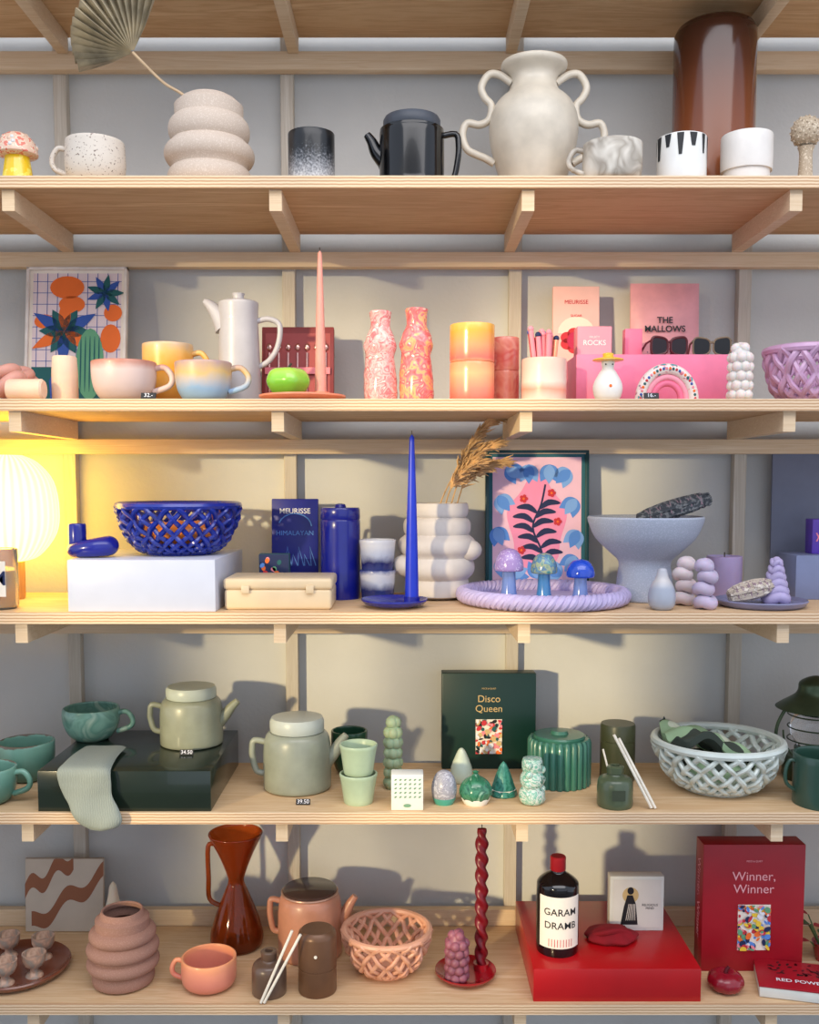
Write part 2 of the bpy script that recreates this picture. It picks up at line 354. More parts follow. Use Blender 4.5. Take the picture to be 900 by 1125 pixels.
# ================================================================ SHELF 2
C=lambda n,c,**k:M(n,c,.7,.02,**k)
teal=C('ink_teal',(30,92,92));orn=C('ink_orange',(238,112,42));inkpk=C('ink_pink',(240,140,150));navy=C('ink_navy',(28,40,80));bluei=C('ink_blue',(50,84,160));grn=C('ink_green',(100,160,120));paper=C('paper',(240,228,212));redi=C('ink_red',(200,50,60))
def art1(o,w,h,y):
    X=lambda t:(t-.5)*w
    o.add(poly(rect(-w/2+.005,.005,w/2-.005,h-.005),y),paper)
    o.add(poly(rect(X(.06),h*.3,X(.94),h*.96),y-.0003),C('ink_lilac_pale',(230,208,206)))
    for i in range(9): o.add(poly(rect(X(.1+i*.1),h*.3,X(.107+i*.1),h*.96),y-.0006),bluei)
    for i in range(8): o.add(poly(rect(X(.06),h*(.34+.08*i),X(.94),h*(.344+.08*i)),y-.0006),bluei)
    o.add(poly(rect(X(.06),h*.04,X(.94),h*.3),y-.0009),teal)
    for (a,b,rx,rz) in((.4,.86,.17,.08),(.45,.74,.13,.06),(.84,.5,.1,.1),(.86,.68,.09,.06),(.18,.62,.1,.05)): o.add(poly(ell(X(a),b*h,rx*w,rz*h),y-.0012),orn)
    for i in range(12):
        a=i*.52;o.add(poly(leaf(X(.38),.55*h,.36*w*(.7+.3*(i%2)),.06*w,a),y-.0015),(teal,bluei,teal,orn)[i%4])
    for i in range(9): o.add(poly(leaf(X(.78),.82*h,.19*w,.035*w,i*.7),y-.0018),bluei if i%2 else teal)
    o.add(poly([(X(.26),h*.06),(X(.44),h*.06),(X(.46),h*.2),(X(.4),h*.3),(X(.4),h*.38),(X(.3),h*.38),(X(.3),h*.3),(X(.24),h*.2)],y-.0021),bluei)
    o.add(poly(ell(X(.64),h*.32,.14*w,.25*h),y-.002),grn)
    for i in range(5): o.add(poly(ell(X(.55+.045*i),h*.32,.008*w,.2*h),y-.0023),teal)
    o.add(poly(rect(X(.08),h*.04,X(.94),h*.07),y-.0024),navy)
def frame(o,w,h,dep,mat,t=.005):
    for c,s in(((0,0,t/2),(w,dep,t)),((0,0,h-t/2),(w,dep,t)),((-w/2+t/2,0,h/2),(t,dep,h)),((w/2-t/2,0,h/2),(t,dep,h))): o.add(box(*s,c,.0008),mat)
q=P(2,27,138,288,.225);o=B();o.add(box(2*q.R-.004,.006,q.H-.004,(0,.003,q.H/2),0),paper);frame(o,2*q.R,q.H,.014,M('white_frame',(225,215,205)));art1(o,2*q.R,q.H,-.0005);o.done('framed_art_print',q.loc,(-rad(8),0,0))
pinkw=M('pink_wax',(222,160,142),.5,.05,sss=.2)
q=P(2,-14,44,392,.08);o=B();R=q.R
pts=[]
for i in range(64):
    t=2*pi*i/64;pts.append(((sin(t)+2*sin(2*t))*R*.28,(cos(t)-2*cos(2*t))*R*.2,.027-sin(3*t)*R*.25))
o.add(tube(pts,.011,12,True),pinkw)
pts=[(x*.9-.006,y,z*.45+.033) for x,y,z in pts];o.add(tube(pts,.009,12,True),pinkw);o.done('knot_candle',q.loc)
peach=M('peach_wax',(234,200,172),.5,.03,sss=.2)
q=P(2,58,86,390,.06,-.9);o=B();o.add(lathe(cls([(0,0),(.92,0),(1,.03),(1,.6),(.93,.97),(.85,1),(.5,1),(.45,.96),(0,.96)],q.R,q.H)),peach)
o.add(lathe([(0,0),(.014,0),(.0155,.003),(.0155,.05),(.013,.053),(0,.053)],32),peach,T((-.06,-.035,.0155))@Rx(rad(90),'Y')@T((0,0,-.012)));o.done('candle_holder',q.loc)
mug('coffee_mug',P(2,102,172,395,.05,-.95),GRD('pink_reactive_glaze',[(0,(178,158,152)),(.3,(204,180,172)),(.75,(210,186,178)),(.92,(190,138,122)),(1,(180,118,98))],.4,.15,60,coat=.15),BOWL,1,.024)
mug('coffee_mug',P(2,158,213,376,.15,-.95),GRD('yellow_reactive_glaze',[(0,(220,140,50)),(.35,(232,170,80)),(.6,(240,155,30)),(.85,(232,180,100)),(1,(210,180,150))],.35,.3,50,coat=.2),BOWL,1,.026)
mug('coffee_mug',P(2,193,255,396,.05,-.95),GRD('blue_reactive_glaze',[(0,(128,155,182)),(.3,(138,168,198)),(.5,(182,174,170)),(.7,(208,174,112)),(1,(172,142,142))],.4,.35,40,coat=.15),BOWL,1,.025)
q=P(2,240,287,325,.14,-.3);o=B();R,H=q.R,q.H;gp=M('greyish_glaze',(182,178,180),.35,.03,coat=.2)
o.add(lathe([(0,0)]+cls(cr([(1,0),(1.02,.03),(.98,.3),(.93,.6),(.9,.8),(.93,.93),(.9,.95)],3),R,H)+[(0,H*.95)]),gp)
o.add(lathe(cls([(.8,.94),(.85,.955),(.6,.97),(.28,.975),(.26,1),(.3,1.03),(0,1.035)],R,H),32),gp)
o.add(tube(cr([(-R*.6,0,H*.72),(-R*.95,0,H*.84),(-R*1.35,0,H*.93),(-R*1.6,0,H*.965)],3),[.019,.017,.015,.013,.011,.0095,.008,.0065,.005,.004],12),gp)
o.add(tube(cr([(R*.85,0,H*.78),(R*1.4,0,H*.8),(R*1.9,0,H*.74),(R*1.8,0,H*.55),(R*1.4,0,H*.42),(R*.9,0,H*.36)],5),.0045,10),gp);o.done('ceramic_pitcher',q.loc)
mar=M('maroon_box',(140,58,58),.5);silv=M('rose_metal',(215,170,160),.25,.03,metal=.9)
def cut(o,w,h,y):
    o.add(poly(rect(-w*.45,h*.08,w*.45,h*.92),y),C('maroon_in',(165,80,80)))
    for i in range(7):
        x=(-.39+.13*i)*w;o.add(sph((x,y-.002,h*.75),.006,10,(.7,.35,1)),silv);o.add(tube([(x,y-.002,h*.68),(x,y-.002,h*.2)],.0015,6),silv)
    o.add(poly(rect(-w*.45,h*.42,w*.45,h*.5),y-.004),inkpk)
pickbox('cutlery_box',P(2,288,367,358,.225),.015,mar,mar,cut,rad(7))
cor=M('coral_ceramic',(232,144,112),.4,.03,coat=.2)
q=P(2,285,380,431,.07);o=B();R=q.R;o.add(lathe([(0,0),(R*.6,0),(R*.9,.004),(R,.008),(R,.0105),(R*.92,.008),(R*.6,.005),(0,.005)]),cor)
x=(352-332)*q.s;o.add(lathe([(.013,.004),(.013,.016),(.008,.016),(.008,.006)],24),cor,T((x,0,0)));o.done('candle_dish',q.loc)
qc=P(2,346,359,275,.07);o=B();taper(o,qc.R,qc.H-.006,M('salmon_wax',(234,160,142),.5,.03,sss=.2));o.done('taper_candle',(q.X+x,q.Y,q.Z+.006))
gr=GRD('apple_green',[(0,(96,165,40)),(.5,(136,200,60)),(.8,(180,215,90)),(1,(188,215,100))],.2,.3,20,coat=.5)
q=P(2,297,343,407,.06);o=B();R=q.R
def lob(a,r,z): return r*(1+.05*cos(5*a))
o.add(lathe([(r*R*1.0,z*.044) for r,z in cr([(0,.06),(.35,0),(.7,.12),(.97,.4),(1,.62),(.82,.88),(.5,.98),(.2,.92),(0,.82)],4)],40,lob),gr);o.add(tube([(0,0,.033),(.002,0,.045),(.006,0,.051)],.0018,8),wick);o.done('apple_candle',(q.X-.004,q.Y-.01,q.Z+.006))
gA=SWL('pink_confetti_glass',[(238,205,198),(225,135,132),(232,190,180),(210,100,102),(235,212,200)],60,.15,1.2,coat=.4)
gB=SWL('orange_confetti_glass',[(215,115,112),(240,176,110),(228,124,128),(222,92,88),(236,200,178)],55,.15,1.5,coat=.4)
for nm,q,mt in(('glass_vase',P(2,399,437,342,.06,-.5),gA),('glass_vase',P(2,438,477,339,.06,-.5),gB)):
    o=B();pr=cr([(.9,0),(1,.04),(.98,.3),(.86,.5),(.98,.62),(.85,.72),(.62,.82),(.6,.92),(.68,1)],4)
    f=lambda a,r,z:r*(1+.05*sin(5*a+z*120)*sin(z*170+2*a))
    o.add(lathe(opn(pr,q.R*.96,q.H,.004),56,f),mt);o.done(nm,q.loc)
yo=GRD('peach_pink_glass',[(0,(228,105,90)),(.15,(238,130,105)),(.35,(236,172,120)),(.5,(235,150,105)),(.55,(228,112,95)),(.72,(235,150,100)),(.9,(238,165,60)),(1,(238,180,90))],.25,.1,40,coat=.25)
yo2=SWL('coral_streak_glass',[(224,115,96),(236,150,125),(222,100,88),(236,178,155)],30,.25,.6,coat=.2)
stackc('stacked_tumblers',P(2,494,543,354,.05,-.95),[yo],2,CYL);stackc('stacked_tumblers',P(2,540,570,370,.115,-.9),[yo2],2,CYL)
q=P(2,573,622,393,.05,-.95);o=B();o.add(lathe(opn(cr(CYL,2),q.R,q.H,.004)),GRD('cream_pink_cup',[(0,(220,204,190)),(.15,(230,148,124)),(.25,(224,204,188)),(.7,(222,172,152)),(.8,(224,206,194)),(1,(220,202,186))],.35,.08,30,coat=.15))
for i in range(15):
    a=i*2.4;rr=.008*math.sqrt(i/3);x,y=rr*cos(a),rr*sin(a);L=.086+.014*random.random()+.01*(i%3==0)
    mt=[inkpk,cor,inkpk,cor,redi][i%5]
    o.add(tube([(x*.6,y*.6,.006),(x*1.3-.004,y*1.3,L)],.0038,8),mt);o.add(sph((x*1.3-.004,y*1.3,L),.0045,8),[bluei,navy,inkpk][i%3] if i%2 else mt)
o.done('pencil_cup',q.loc)
palepk=C('pale_pink',(236,188,180));hot=M('hot_pink_card',(238,126,158),.5,.03);pkm=M('foil_pink',(222,156,162),.4,.05,bp=.3,bs=30)
def pk1(o,w,h,y):
    o.add(poly(ell(0,h*.62,w*.4,w*.36),y),C('cream_ink',(236,220,205)));o.add(poly(rect(-w*.45,h*.35,w*.45,h*.62),y-.0003),palepk)
    o.add(txt('MEURISSE',.0095,0,h*.87,y-.0005),redi);o.add(txt('SUGAR',.006,0,h*.76,y-.0005),redi)
    for i in range(7): o.add(poly(ell(w*.22*cos(i*.9),h*.56+w*.16*sin(i*.9),w*.14,w*.12),y-.0008),redi)
    o.add(poly(ell(0,h*.56,w*.2,w*.2),y-.001),C('raspberry',(190,40,80)))
pickbox('chocolate_bar',P(2,607,658,313,.24),.01,palepk,palepk,pk1,rad(4))
q=P(2,625,800,395,.16);pickbox('pink_gift_box',q,.13,hot,hot)
SZ['2b']=SZ[2]+q.H
def rk(o,w,h,y): o.add(txt('ROCKS',.011,0,h*.42,y,.0001),white);o.add(txt('FRUITY',.005,0,h*.62,y),white)
pickbox('candy_box',P('2b',632,670,360,.12),.03,C('pink_card',(240,150,162)),C('pink_card2',(236,140,152)),rk)
pickbox('candy_box',P('2b',685,704,362,.17),.02,hot,hot)
q=P(2,692,767,310,.245);o=B();w,h=2*q.R,q.H;V=[];Fc=[];N=10
for j in range(N+1):
    for i in range(N+1):
        u,v=i/N,j/N;th=.016*(sin(pi*u)**.5)*(sin(pi*min(1,v*1.05))**.5 if v<.93 else 0)+.001
        V.append(((u-.5)*w,-th,v*h))
for j in range(N):
    for i in range(N): k=j*(N+1)+i;Fc.append((k,k+1,k+N+2,k+N+1))
o.add((V,Fc),pkm);o.add(([(v[0],.002,v[2]) for v in V],[f[::-1] for f in Fc]),pkm)
o.add(txt('THE\nMALLOWS',.0145,-.004,h*.66,-.019,.0003),blackm);o.add(txt('STRAWBERRY\n+ BLACKCURRANT',.0068,-.006,h*.46,-.02),navy);o.done('sweets_pouch',q.loc,(-rad(3),0,0))
def shades(q,fr,lens,rz=0,th=.0022):
    o=B();w=q.R;se=lambda t,p:(abs(cos(t))**p*(1 if cos(t)>0 else -1),abs(sin(t))**p*(1 if sin(t)>0 else -1))
    for sd in(-1,1):
        cx=sd*w*.52;sp=[se(2*pi*i/32,.6) for i in range(32)];pts=[(cx+w*.44*a,0,.0155+.0135*b*(1+.15*a*sd)) for a,b in sp]
        o.add(tube(pts,th,8,True),fr)
        o.add(poly([(p[0],p[2]) for p in pts],-th*.5),lens);o.add(poly([(p[0],p[2]) for p in pts[::-1]],.0008),lens)
        o.add(tube([(sd*w*.97,0,.024),(sd*w*1.0,.02,.022),(sd*w*.85,.06,.012)],.0018,6),fr)
    o.add(tube([(-w*.12,0,.021),(0,-.001,.022),(w*.12,0,.021)],.002,6),fr);return o.done('sunglasses',(q.X,q.Y,q.Z+.001),(0,0,rz))
lens=M('smoked_lens',(30,12,20),.3,0)
q=P('2b',714,756,371,.125);shades(q,M('dark_red_frame',(80,18,26),.3),lens,.1)
q=P('2b',761,803,371,.13);shades(q,M('tortoise_frame',(120,104,80),.4),M('dark_lens',(12,11,14),.3,0),-.1,.0015)
q=P(2,652,683,387,.035);o=B();R,H=q.R,q.H
o.add(lathe(cls(cr([(0,0),(.7,0),(1,.15),(1,.35),(.6,.58),(.42,.66),(.48,.78),(.3,.86),(0,.87)],4),R,H)),white)
o.add(lathe(cls(cr([(0,.8),(1,.82),(1.0,.86),(.4,.9),(.38,.97),(0,1)],3),R,H)),M('yellow_glaze',(238,185,50),.3,coat=.3));
for sd in(-1,1): o.add(sph((sd*.005,-R*.42,H*.74),.0012,8),blackm)
o.add(sph((0,-R*.95,H*.28),.003,8),orn);o.done('ceramic_figurine',q.loc)
q=P(2,697,768,400,.035);o=B();R=q.R;H=q.H
for i,(rr,mt) in enumerate(((.82,SPK('sprinkle_white',(228,214,204),[(230,100,120),(60,160,160)],110,.58,.4)),(.6,M('rb_pink',(236,150,165))),(.44,M('rb_hot',(230,110,140))))):
    pts=[(R*rr*cos(pi*j/24),0,H*.85*(rr/.82)*sin(pi*j/24)+.001) for j in range(25)];o.add(tube(pts,R*.17 if i==0 else R*.1,12),mt)
random.seed(3)
for i in range(26):
    a=pi*(i+.5)/26;o.add(sph((R*.84*cos(a),-R*.15,H*.87*sin(a)),.0024,6,m=5),[redi,teal,orn,inkpk,bluei][i%5])
for sd in(-1,1): o.add(sph((sd*R*.82,0,.004),.008,12,(1,1,.6)),white)
o.done('rainbow_ornament',q.loc)
def bubble(name,q,mat,rows=5,k=8,br=None,top=True):
    o=B();R,H=q.R,q.H;br=br or H/(rows*1.75)
    o.add(lathe(cls([(0,0),(.7,0),(.75,.1),(.75,.8),(.5,.93),(0,.95)],R,H),24),mat)
    for j in range(rows):
        z=br+(H-2*br)*j/(rows-1);rr=(R-br)*(1 if j<rows-1 else .55)
        kk=k if j<rows-1 else max(3,k//2)
        for i in range(kk): a=2*pi*(i+.5*(j%2))/kk;o.add(sph((rr*cos(a),rr*sin(a),z),br*1.05,12,m=8),mat)
    if top:o.add(sph((0,0,H-br*.8),br,12,m=8),mat)
    return o.done(name,q.loc)
bubble('bubble_candle',P(2,798,827,377,.035),M('white_wax',(226,212,204),.5,.02,sss=.3),6,7)
WB=[(.5,0),(.7,.1),(.86,.35),(.96,.7),(1,1)]
weave('woven_basket',P(2,843,932,384,.08,-1),M('lilac_glaze',(196,156,188),.3,.04,coat=.3),WB,16,1.0,.0055,a=.003)
# ================================================================ SHELF 3
oak=WOOD('oak',(210,165,110),(180,130,80),20,20,2)
q=P(3,-40,64,500,.17);o=B();R,H=q.R,q.H
m,nt,p=base('lamp_shade_glow',.6);tc=nt.nodes.new('ShaderNodeTexCoord');g=nt.nodes.new('ShaderNodeTexGradient');g.gradient_type='RADIAL';nt.links.new(tc.outputs['Object'],g.inputs[0])
a_=nt.nodes.new('ShaderNodeMath');a_.operation='MULTIPLY';a_.inputs[1].default_value=2*pi*36;nt.links.new(g.outputs['Fac'],a_.inputs[0])
b_=nt.nodes.new('ShaderNodeMath');b_.operation='SINE';nt.links.new(a_.outputs[0],b_.inputs[0])
c_=nt.nodes.new('ShaderNodeMath');c_.operation='MULTIPLY_ADD';c_.inputs[1].default_value=2.4;c_.inputs[2].default_value=8.5;nt.links.new(b_.outputs[0],c_.inputs[0])
nt.links.new(c_.outputs[0],p.inputs['Emission Strength']);p.inputs['Emission Color'].default_value=(1,.64,.085,1);p.inputs['Base Color'].default_value=(.8,.6,.3,1);glow=m
f=lambda a,r,z:r*(1+.022*cos(36*a))
o.add(lathe(cls(cr([(.25,.26),(.6,.3),(.93,.45),(1,.62),(.9,.82),(.6,.95),(.3,1)],4),R,H),180,f),glow)
o.add(lathe(cls([(0,0),(.28,0),(.3,.02),(.3,.3),(.27,.31),(0,.31)],R,H)),oak);o.done('table_lamp',q.loc)
q=P(3,-22,20,592,.045);o=B();o.add(lathe(opn(CYL,q.R,q.H*.85,.003)),base('clear_glass',.03,trans=.9)[0]);o.add(lathe([(0,.004),(q.R*.85,.004),(q.R*.85,q.H*.55),(0,q.H*.55)]),M('amber_liquid',(235,190,90),.2,trans=.5))
o.add(poly(rect(-q.R*.5,q.H*.2,q.R*.8,q.H*.7),-q.R-.0005),paper);o.add(txt('M',.03,.013,q.H*.45,-q.R-.001,.0003),navy);o.done('glass_jar_candle',q.loc)
pw=M('white_plinth_laminate',(200,204,218),.35,.01)
a=(75-PX)*spot(SZ[3],.006);b=(237-PX)*spot(SZ[3],.006);o=B();o.add(box(b-a,.245,PW,((b-a)/2,.1225,PW/2),.001),pw);o.done('display_plinth',(a,.006,SZ[3]))
cob=M('cobalt_glaze',(20,28,132),.25,.04,coat=.35);cobm=M('cobalt_matte',(25,32,130),.4)
q=P('3b',70,132,596,.06);o=B();R,H=q.R,q.H
o.add(tube([(R*.6*cos(2*pi*i/40),R*.32*sin(2*pi*i/40),.0145+.003*cos(2*pi*i/40)) for i in range(40)],[.0135+.002*cos(2*pi*i/40) for i in range(40)],16,True),cob)
o.add(lathe([(0,.012),(.013,.012),(.0135,.02),(.0135,.049),(.012,.0515),(.009,.0515),(.009,.045),(0,.045)],32),cob,T((-R*.5,0,0)));o.done('candle_holder',q.loc)
bb=M('blue_basket_glaze',(22,42,142),.25,.08,coat=.3);soap=M('amber_soap',(226,130,50),.3,coat=.3)
def fruit(o,R,H):
    for i in range(7): a=i*.9;o.add(sph((R*.42*cos(a),R*.42*sin(a),H*.42),.022,14),soap)
weave('woven_basket',P('3b',133,262,557,.125,.95),bb,[(.5,0),(.66,.08),(.82,.3),(.94,.65),(1,1)],24,1.15,.0048,a=.0035,extra=fruit)
tinm=M('beige_tin',(212,190,156),.45,.02,coat=.15)
a=P(3,253,367,632,.075);o=B();w=2*a.R;H=a.H
o.add(box(w,.1,H*.66,(0,0,H*.33),.005,3),tinm);o.add(box(w+.003,.103,H*.36,(0,0,H*.82),.005,3),tinm)
for x in(-.3,.3): o.add(box(.012,.004,.012,(x*w,-.053,H*.66),.001),tinm)
o.done('metal_tin_box',a.loc)
whi=C('ink_white',(230,230,235));ltb=C('ink_lightblue',(90,140,215))
def pk3(o,w,h,y):
    o.add(txt('MEURISSE',.0125,0,h*.87,y,.0001),whi);o.add(txt('HIMALAYAN',.0115,0,h*.64,y),ltb);o.add(txt('SALT',.014,.0,h*.17,y,.0003),whi)
    o.add(ribbon([(w*.36*cos(t),h*.7+w*.3*sin(t)) for t in[.1+.3*i for i in range(10)]],.001,y),ltb)
    for i in range(6): o.add(ribbon([(-w*.35+i*w*.14,h*.3),(-w*.28+i*w*.12,h*(.42+.08*(i%2))),(-w*.2+i*w*.13,h*.3)],.0008,y),ltb)
pickbox('chocolate_bar',P(3,299,350,548,.235),.01,cobm,cobm,pk3,rad(4))
def sb(o,w,h,y):
    for i in range(14): o.add(poly(ell((random.random()-.5)*w*.8,h*(.12+.76*random.random()),.0045,.0035,random.random()*3,8),y-.0003*(i%3)),[grn,orn,ltb,inkpk,teal,redi][i%6])
pickbox('matchbox',P(3,286,319,608,.15),.02,navy,C('teal_card',(30,70,90)),sb)
q=P(3,353,396,556,.18);o=B();R,H=q.R,q.H
o.add(lathe([(0,0)]+cls(cr([(.95,0),(1,.02),(1,.5),(1,.84)],3),R,H)+cls([(.97,.855),(1,.865),(1,.96),(.95,.985),(.3,.99),(.25,1.02),(.1,1.03),(0,1.03)],R,H)),cob)
o.add(tube(cr([(0,R*.95,H*.8),(0,R*1.25,H*.8),(0,R*1.3,H*.6),(0,R*.95,H*.35)],4),.003,8),cob);o.done('coffee_canister',q.loc,(0,0,.6))
bw=GRD('blue_white_glass',[(0,(50,60,120)),(.18,(40,50,110)),(.3,(190,195,210)),(.42,(205,205,212)),(.5,(60,70,130)),(.62,(20,25,90)),(.75,(180,186,204)),(.9,(212,212,216)),(1,(205,205,212))],.25,.14,60,coat=.2)
stackc('stacked_tumblers',P(3,395,435,592,.15,1),[bw],2)
q=P(3,397,470,652,.06);o=B();R=q.R;o.add(lathe([(0,0),(R*.55,0),(R*.9,.006),(R,.011),(R,.0135),(R*.93,.011),(R*.55,.005),(0,.005)]),cob)
o.add(lathe([(.0125,.004),(.0125,.017),(.0085,.017),(.0085,.006)],24),cob,T(((452-433)*q.s,0,0)));o.done('candle_dish',q.loc)
c=P(3,445,460,477,.06);o=B();taper(o,c.R,c.H-.006,M('royal_blue_wax',(20,46,180),.35,.03));o.done('taper_candle',(q.X+(452.5-433.5)*q.s,.06,SZ[3]+.006))
q=P(3,437,523,553,.182,.8);gv=M('matte_white_stoneware',(204,196,190),.75,.03,bp=.1);o=B()
pr=[(.55,0)]+bulges([(0,.22,.82),(.22,.45,.96),(.45,.67,1.0),(.67,.85,.86)],.76)[1:]+cr([(.72,.86),(.78,.89),(.8,.95),(.78,1)],3)
o.add(lathe(opn(pr,q.R,q.H,.004)),gv)
for a,z in((-.3,.52),(3.3,.36)): o.add(sph((q.R*.82*cos(a),-.02,q.H*z),.022,16,(1,1,.8)),gv)
o.done('bubble_vase',q.loc)
pam=M('pampas',(196,158,112),.9,.2);o=B();s=q.s;random.seed(5)
for k,(tx,tz,ty) in enumerate(((66,92,.0),(42,44,-.02),(62,64,.0),(70,45,.01))):
    path=cr([(0,0,q.H*.4),(6*s*(k+.5),0,q.H*.98),(tx*.45*s,ty*.5,q.H+tz*.55*s),(tx*.75*s,ty,q.H+tz*.88*s),(tx*s,ty,q.H+tz*s)],8)
    o.add(tube(path,.0014,6),pam);n=len(path)
    for i in range(320):
        t=random.uniform(.42,1);a=path[min(n-1,int(t*(n-1)))];v=Vector(a);d=(Vector(path[min(n-1,int(t*(n-1))+1)])-Vector(path[max(0,int(t*(n-1))-1)])).normalized()
        e=d*.02+Vector([random.gauss(0,.0068) for _ in range(3)])*(1.35-t*.8)
        o.add(tube([v,v+e*.5,v+e+Vector((0.002,0,-.003))],[.0009,.0017,.0003],4),pam)
o.done('pampas_grass',q.loc)
dkg=M('dark_green_frame',(18,62,66),.35)
lb=[C('leafblue0',(84,136,214)),C('leafblue1',(120,164,226))]
def art2(o,w,h,y):
    X=lambda t:(t-.5)*w
    o.add(poly(rect(-w/2+.004,.004,w/2-.004,h-.004),y),C('teal_mat',(38,96,110)))
    o.add(poly(rect(X(.07),h*.05,X(.93),h*.95),y-.0003),C('blush',(228,186,208)))
    o.add(poly([(w*.27*(1+.12*sin(5*t))*cos(t),h*.47+h*.34*(1+.08*cos(4*t))*sin(t)) for t in[2*pi*i/50 for i in range(50)]],y-.0006),C('pink_oval',(232,142,180)))
    for (x,z,a,i) in((-.3,.88,-.6,0),(-.08,.9,-1.57,1),(.12,.9,-1.6,0),(.32,.86,-2.4,1),(-.38,.68,-.9,1),(.38,.66,-2.2,0),(-.4,.46,-1.2,0),(.4,.44,-2.0,1),(-.38,.24,-.9,1),(.38,.26,-2.2,0),(-.26,.12,.4,0),(.24,.12,2.6,1),(0,.1,1.57,0)):
        for da in(-.45,0,.45): o.add(poly(leaf(x*w,z*h,w*.19,w*.055,a+da),y-.0009-(.0001 if da==0 else 0)),lb[i] if da else lb[1-i])
    st=cr([(w*.02,h*.12),(w*.05,h*.28),(-w*.04,h*.46),(w*.04,h*.62),(w*.08,h*.76)],5);o.add(ribbon(st,.0016,y-.0012),navy)
    for i in range(12):
        p0=st[3+i];sd=1 if i%2 else -1
        cv=cr([(p0[0],p0[1]),(p0[0]+sd*w*.09,p0[1]+h*.045),(p0[0]+sd*w*.2,p0[1]+h*.04)],4);nn=len(cv);o.add(ribbon(cv,[.0052*sin(pi*(j+.6)/(nn+.2)) for j in range(nn)],y-.0014-.00005*i),navy)
    for x,z in((-.13,.66),(.14,.7),(-.15,.3),(.2,.5)):
        for i in range(5): a=i*1.256;o.add(poly(ell(x*w+w*.024*cos(a),z*h+w*.024*sin(a),w*.018,w*.018,0,10),y-.0021),redi)
        o.add(poly(ell(x*w,z*h,w*.012,w*.012,0,8),y-.0023),orn)
q=P(3,533,646,494,.255);o=B();o.add(box(2*q.R-.004,.006,q.H-.004,(0,.004,q.H/2),0),dkg);frame(o,2*q.R,q.H,.016,dkg,.006);art2(o,2*q.R,q.H,-.002);o.done('framed_art_print',q.loc,(-rad(3),0,0))
lm=M('lilac_ceramic',(176,164,202),.5,.04,coat=.1);q=P(3,502,690,640,.118);o=B();R=.126
o.add(lathe([(0,0),(R*.95,0),(R*.97,.008),(0,.008)]),lm)
for k in range(3):
    o.add(tube([((R+.0065*cos(26*t+k*2.094))*cos(t),(R+.0065*cos(26*t+k*2.094))*sin(t),.0135+.0065*sin(26*t+k*2.094)) for t in[2*pi*i/420 for i in range(420)]],.0062,8,True),lm)
o.done('braided_tray',q.loc);SZ['t']=SZ[3]+.008
def shroom(q,cap,stem):
    o=B();R,H=q.R,q.H
    o.add(lathe(cls(cr([(0,0),(.6,0),(.62,.04),(.5,.3),(.45,.55),(.5,.66)],3),R,H),28),stem)
    o.add(lathe(cls(cr([(0,.6),(.5,.6),(.92,.58),(1,.65),(.9,.8),(.55,.95),(0,1)],4),R,H),36),cap);return o.done('glass_mushroom',q.loc)
bg=GRD('blue_lilac_glass',[(0,(110,135,205)),(.5,(130,155,215)),(1,(160,175,220))],.12,.2,30,coat=.4,trans=.3);tg=SWL('speckled_teal_glass',[(60,120,130),(150,160,125),(70,110,150),(110,155,155)],110,.2,.5)
bl2=M('aqua_glass',(70,140,200),.12,.05,coat=.5,trans=.35);bl3=M('cobalt_glass',(30,80,210),.12,.05,coat=.5,trans=.3)
shroom(P('t',543,575,602,.06),SPK('lilac_spot',(150,125,180),[(185,170,205)],300,.6,.2,coat=.4),bg);shroom(P('t',583,612,607,.065),tg,bl2)
shroom(P('t',622,653,614,.055),bl3,bg)
q=P(3,645,770,567,.15,.9);o=B();R,H=q.R,q.H;gb=SPK('blue_grey_stone',(162,170,186),[(154,162,180),(176,182,198)],500,.5,.85)
pr=cr([(.46,0),(.5,.01),(.5,.08),(.47,.3),(.45,.47),(.6,.58),(.85,.75),(.97,.92),(1,1)],3)
o.add(lathe([(0,0)]+cls(pr,R,H)+cls([(.98,1.02),(.95,1.0),(.8,.82),(.5,.68),(0,.63)],R,H)),gb);o.done('pedestal_bowl',q.loc)
sm=SPK('sage_bundle',(72,76,82),[(98,102,106),(124,126,128)],160,.5,.95);stn=M('string',(150,125,135))
def bundle(L,r,loc,rot,mt,name='smudge_stick'):
    o=B();random.seed(2)
    for i in range(34):
        a=i*2.4;rr=r*.8*math.sqrt(i/34);pts=[(x*L,(rr*cos(a))*(1.15-1.5*x*x),rr*sin(a)*(1.15-1.5*x*x)) for x in(-.5,-.35,-.15,.1,.3,.5)]
        o.add(tube(pts,[r*.1,r*.24,r*.28,r*.28,r*.25,r*.06],6),mt)
    for i in range(120):
        a=random.random()*6.28;x=random.uniform(-.45,.42)*L;rr=r*.95*(1-abs(x/L)*.6);p0=Vector((x,rr*cos(a),rr*sin(a)));o.add(tube([p0,p0+Vector((L*.04,rr*.12*cos(a),rr*.12*sin(a))),p0+Vector((L*.08,rr*.05*cos(a),rr*.05*sin(a)))],[r*.1,r*.14,.0003],5),mt)
    for k in range(2): o.add(tube([((-.42+.8*i/60)*L,r*1.06*cos(i*.6*(1 if k else -1))*(1-abs(-.42+.8*i/60)*.5),r*1.06*sin(i*.6*(1 if k else -1))*(1-abs(-.42+.8*i/60)*.5)) for i in range(61)],.0009,5),stn)
    return o.done(name,loc,rot)
bundle(.12,.0135,(q.X+.042,q.Y-.015,q.Z+H+.015),(0,-rad(17),0),sm)
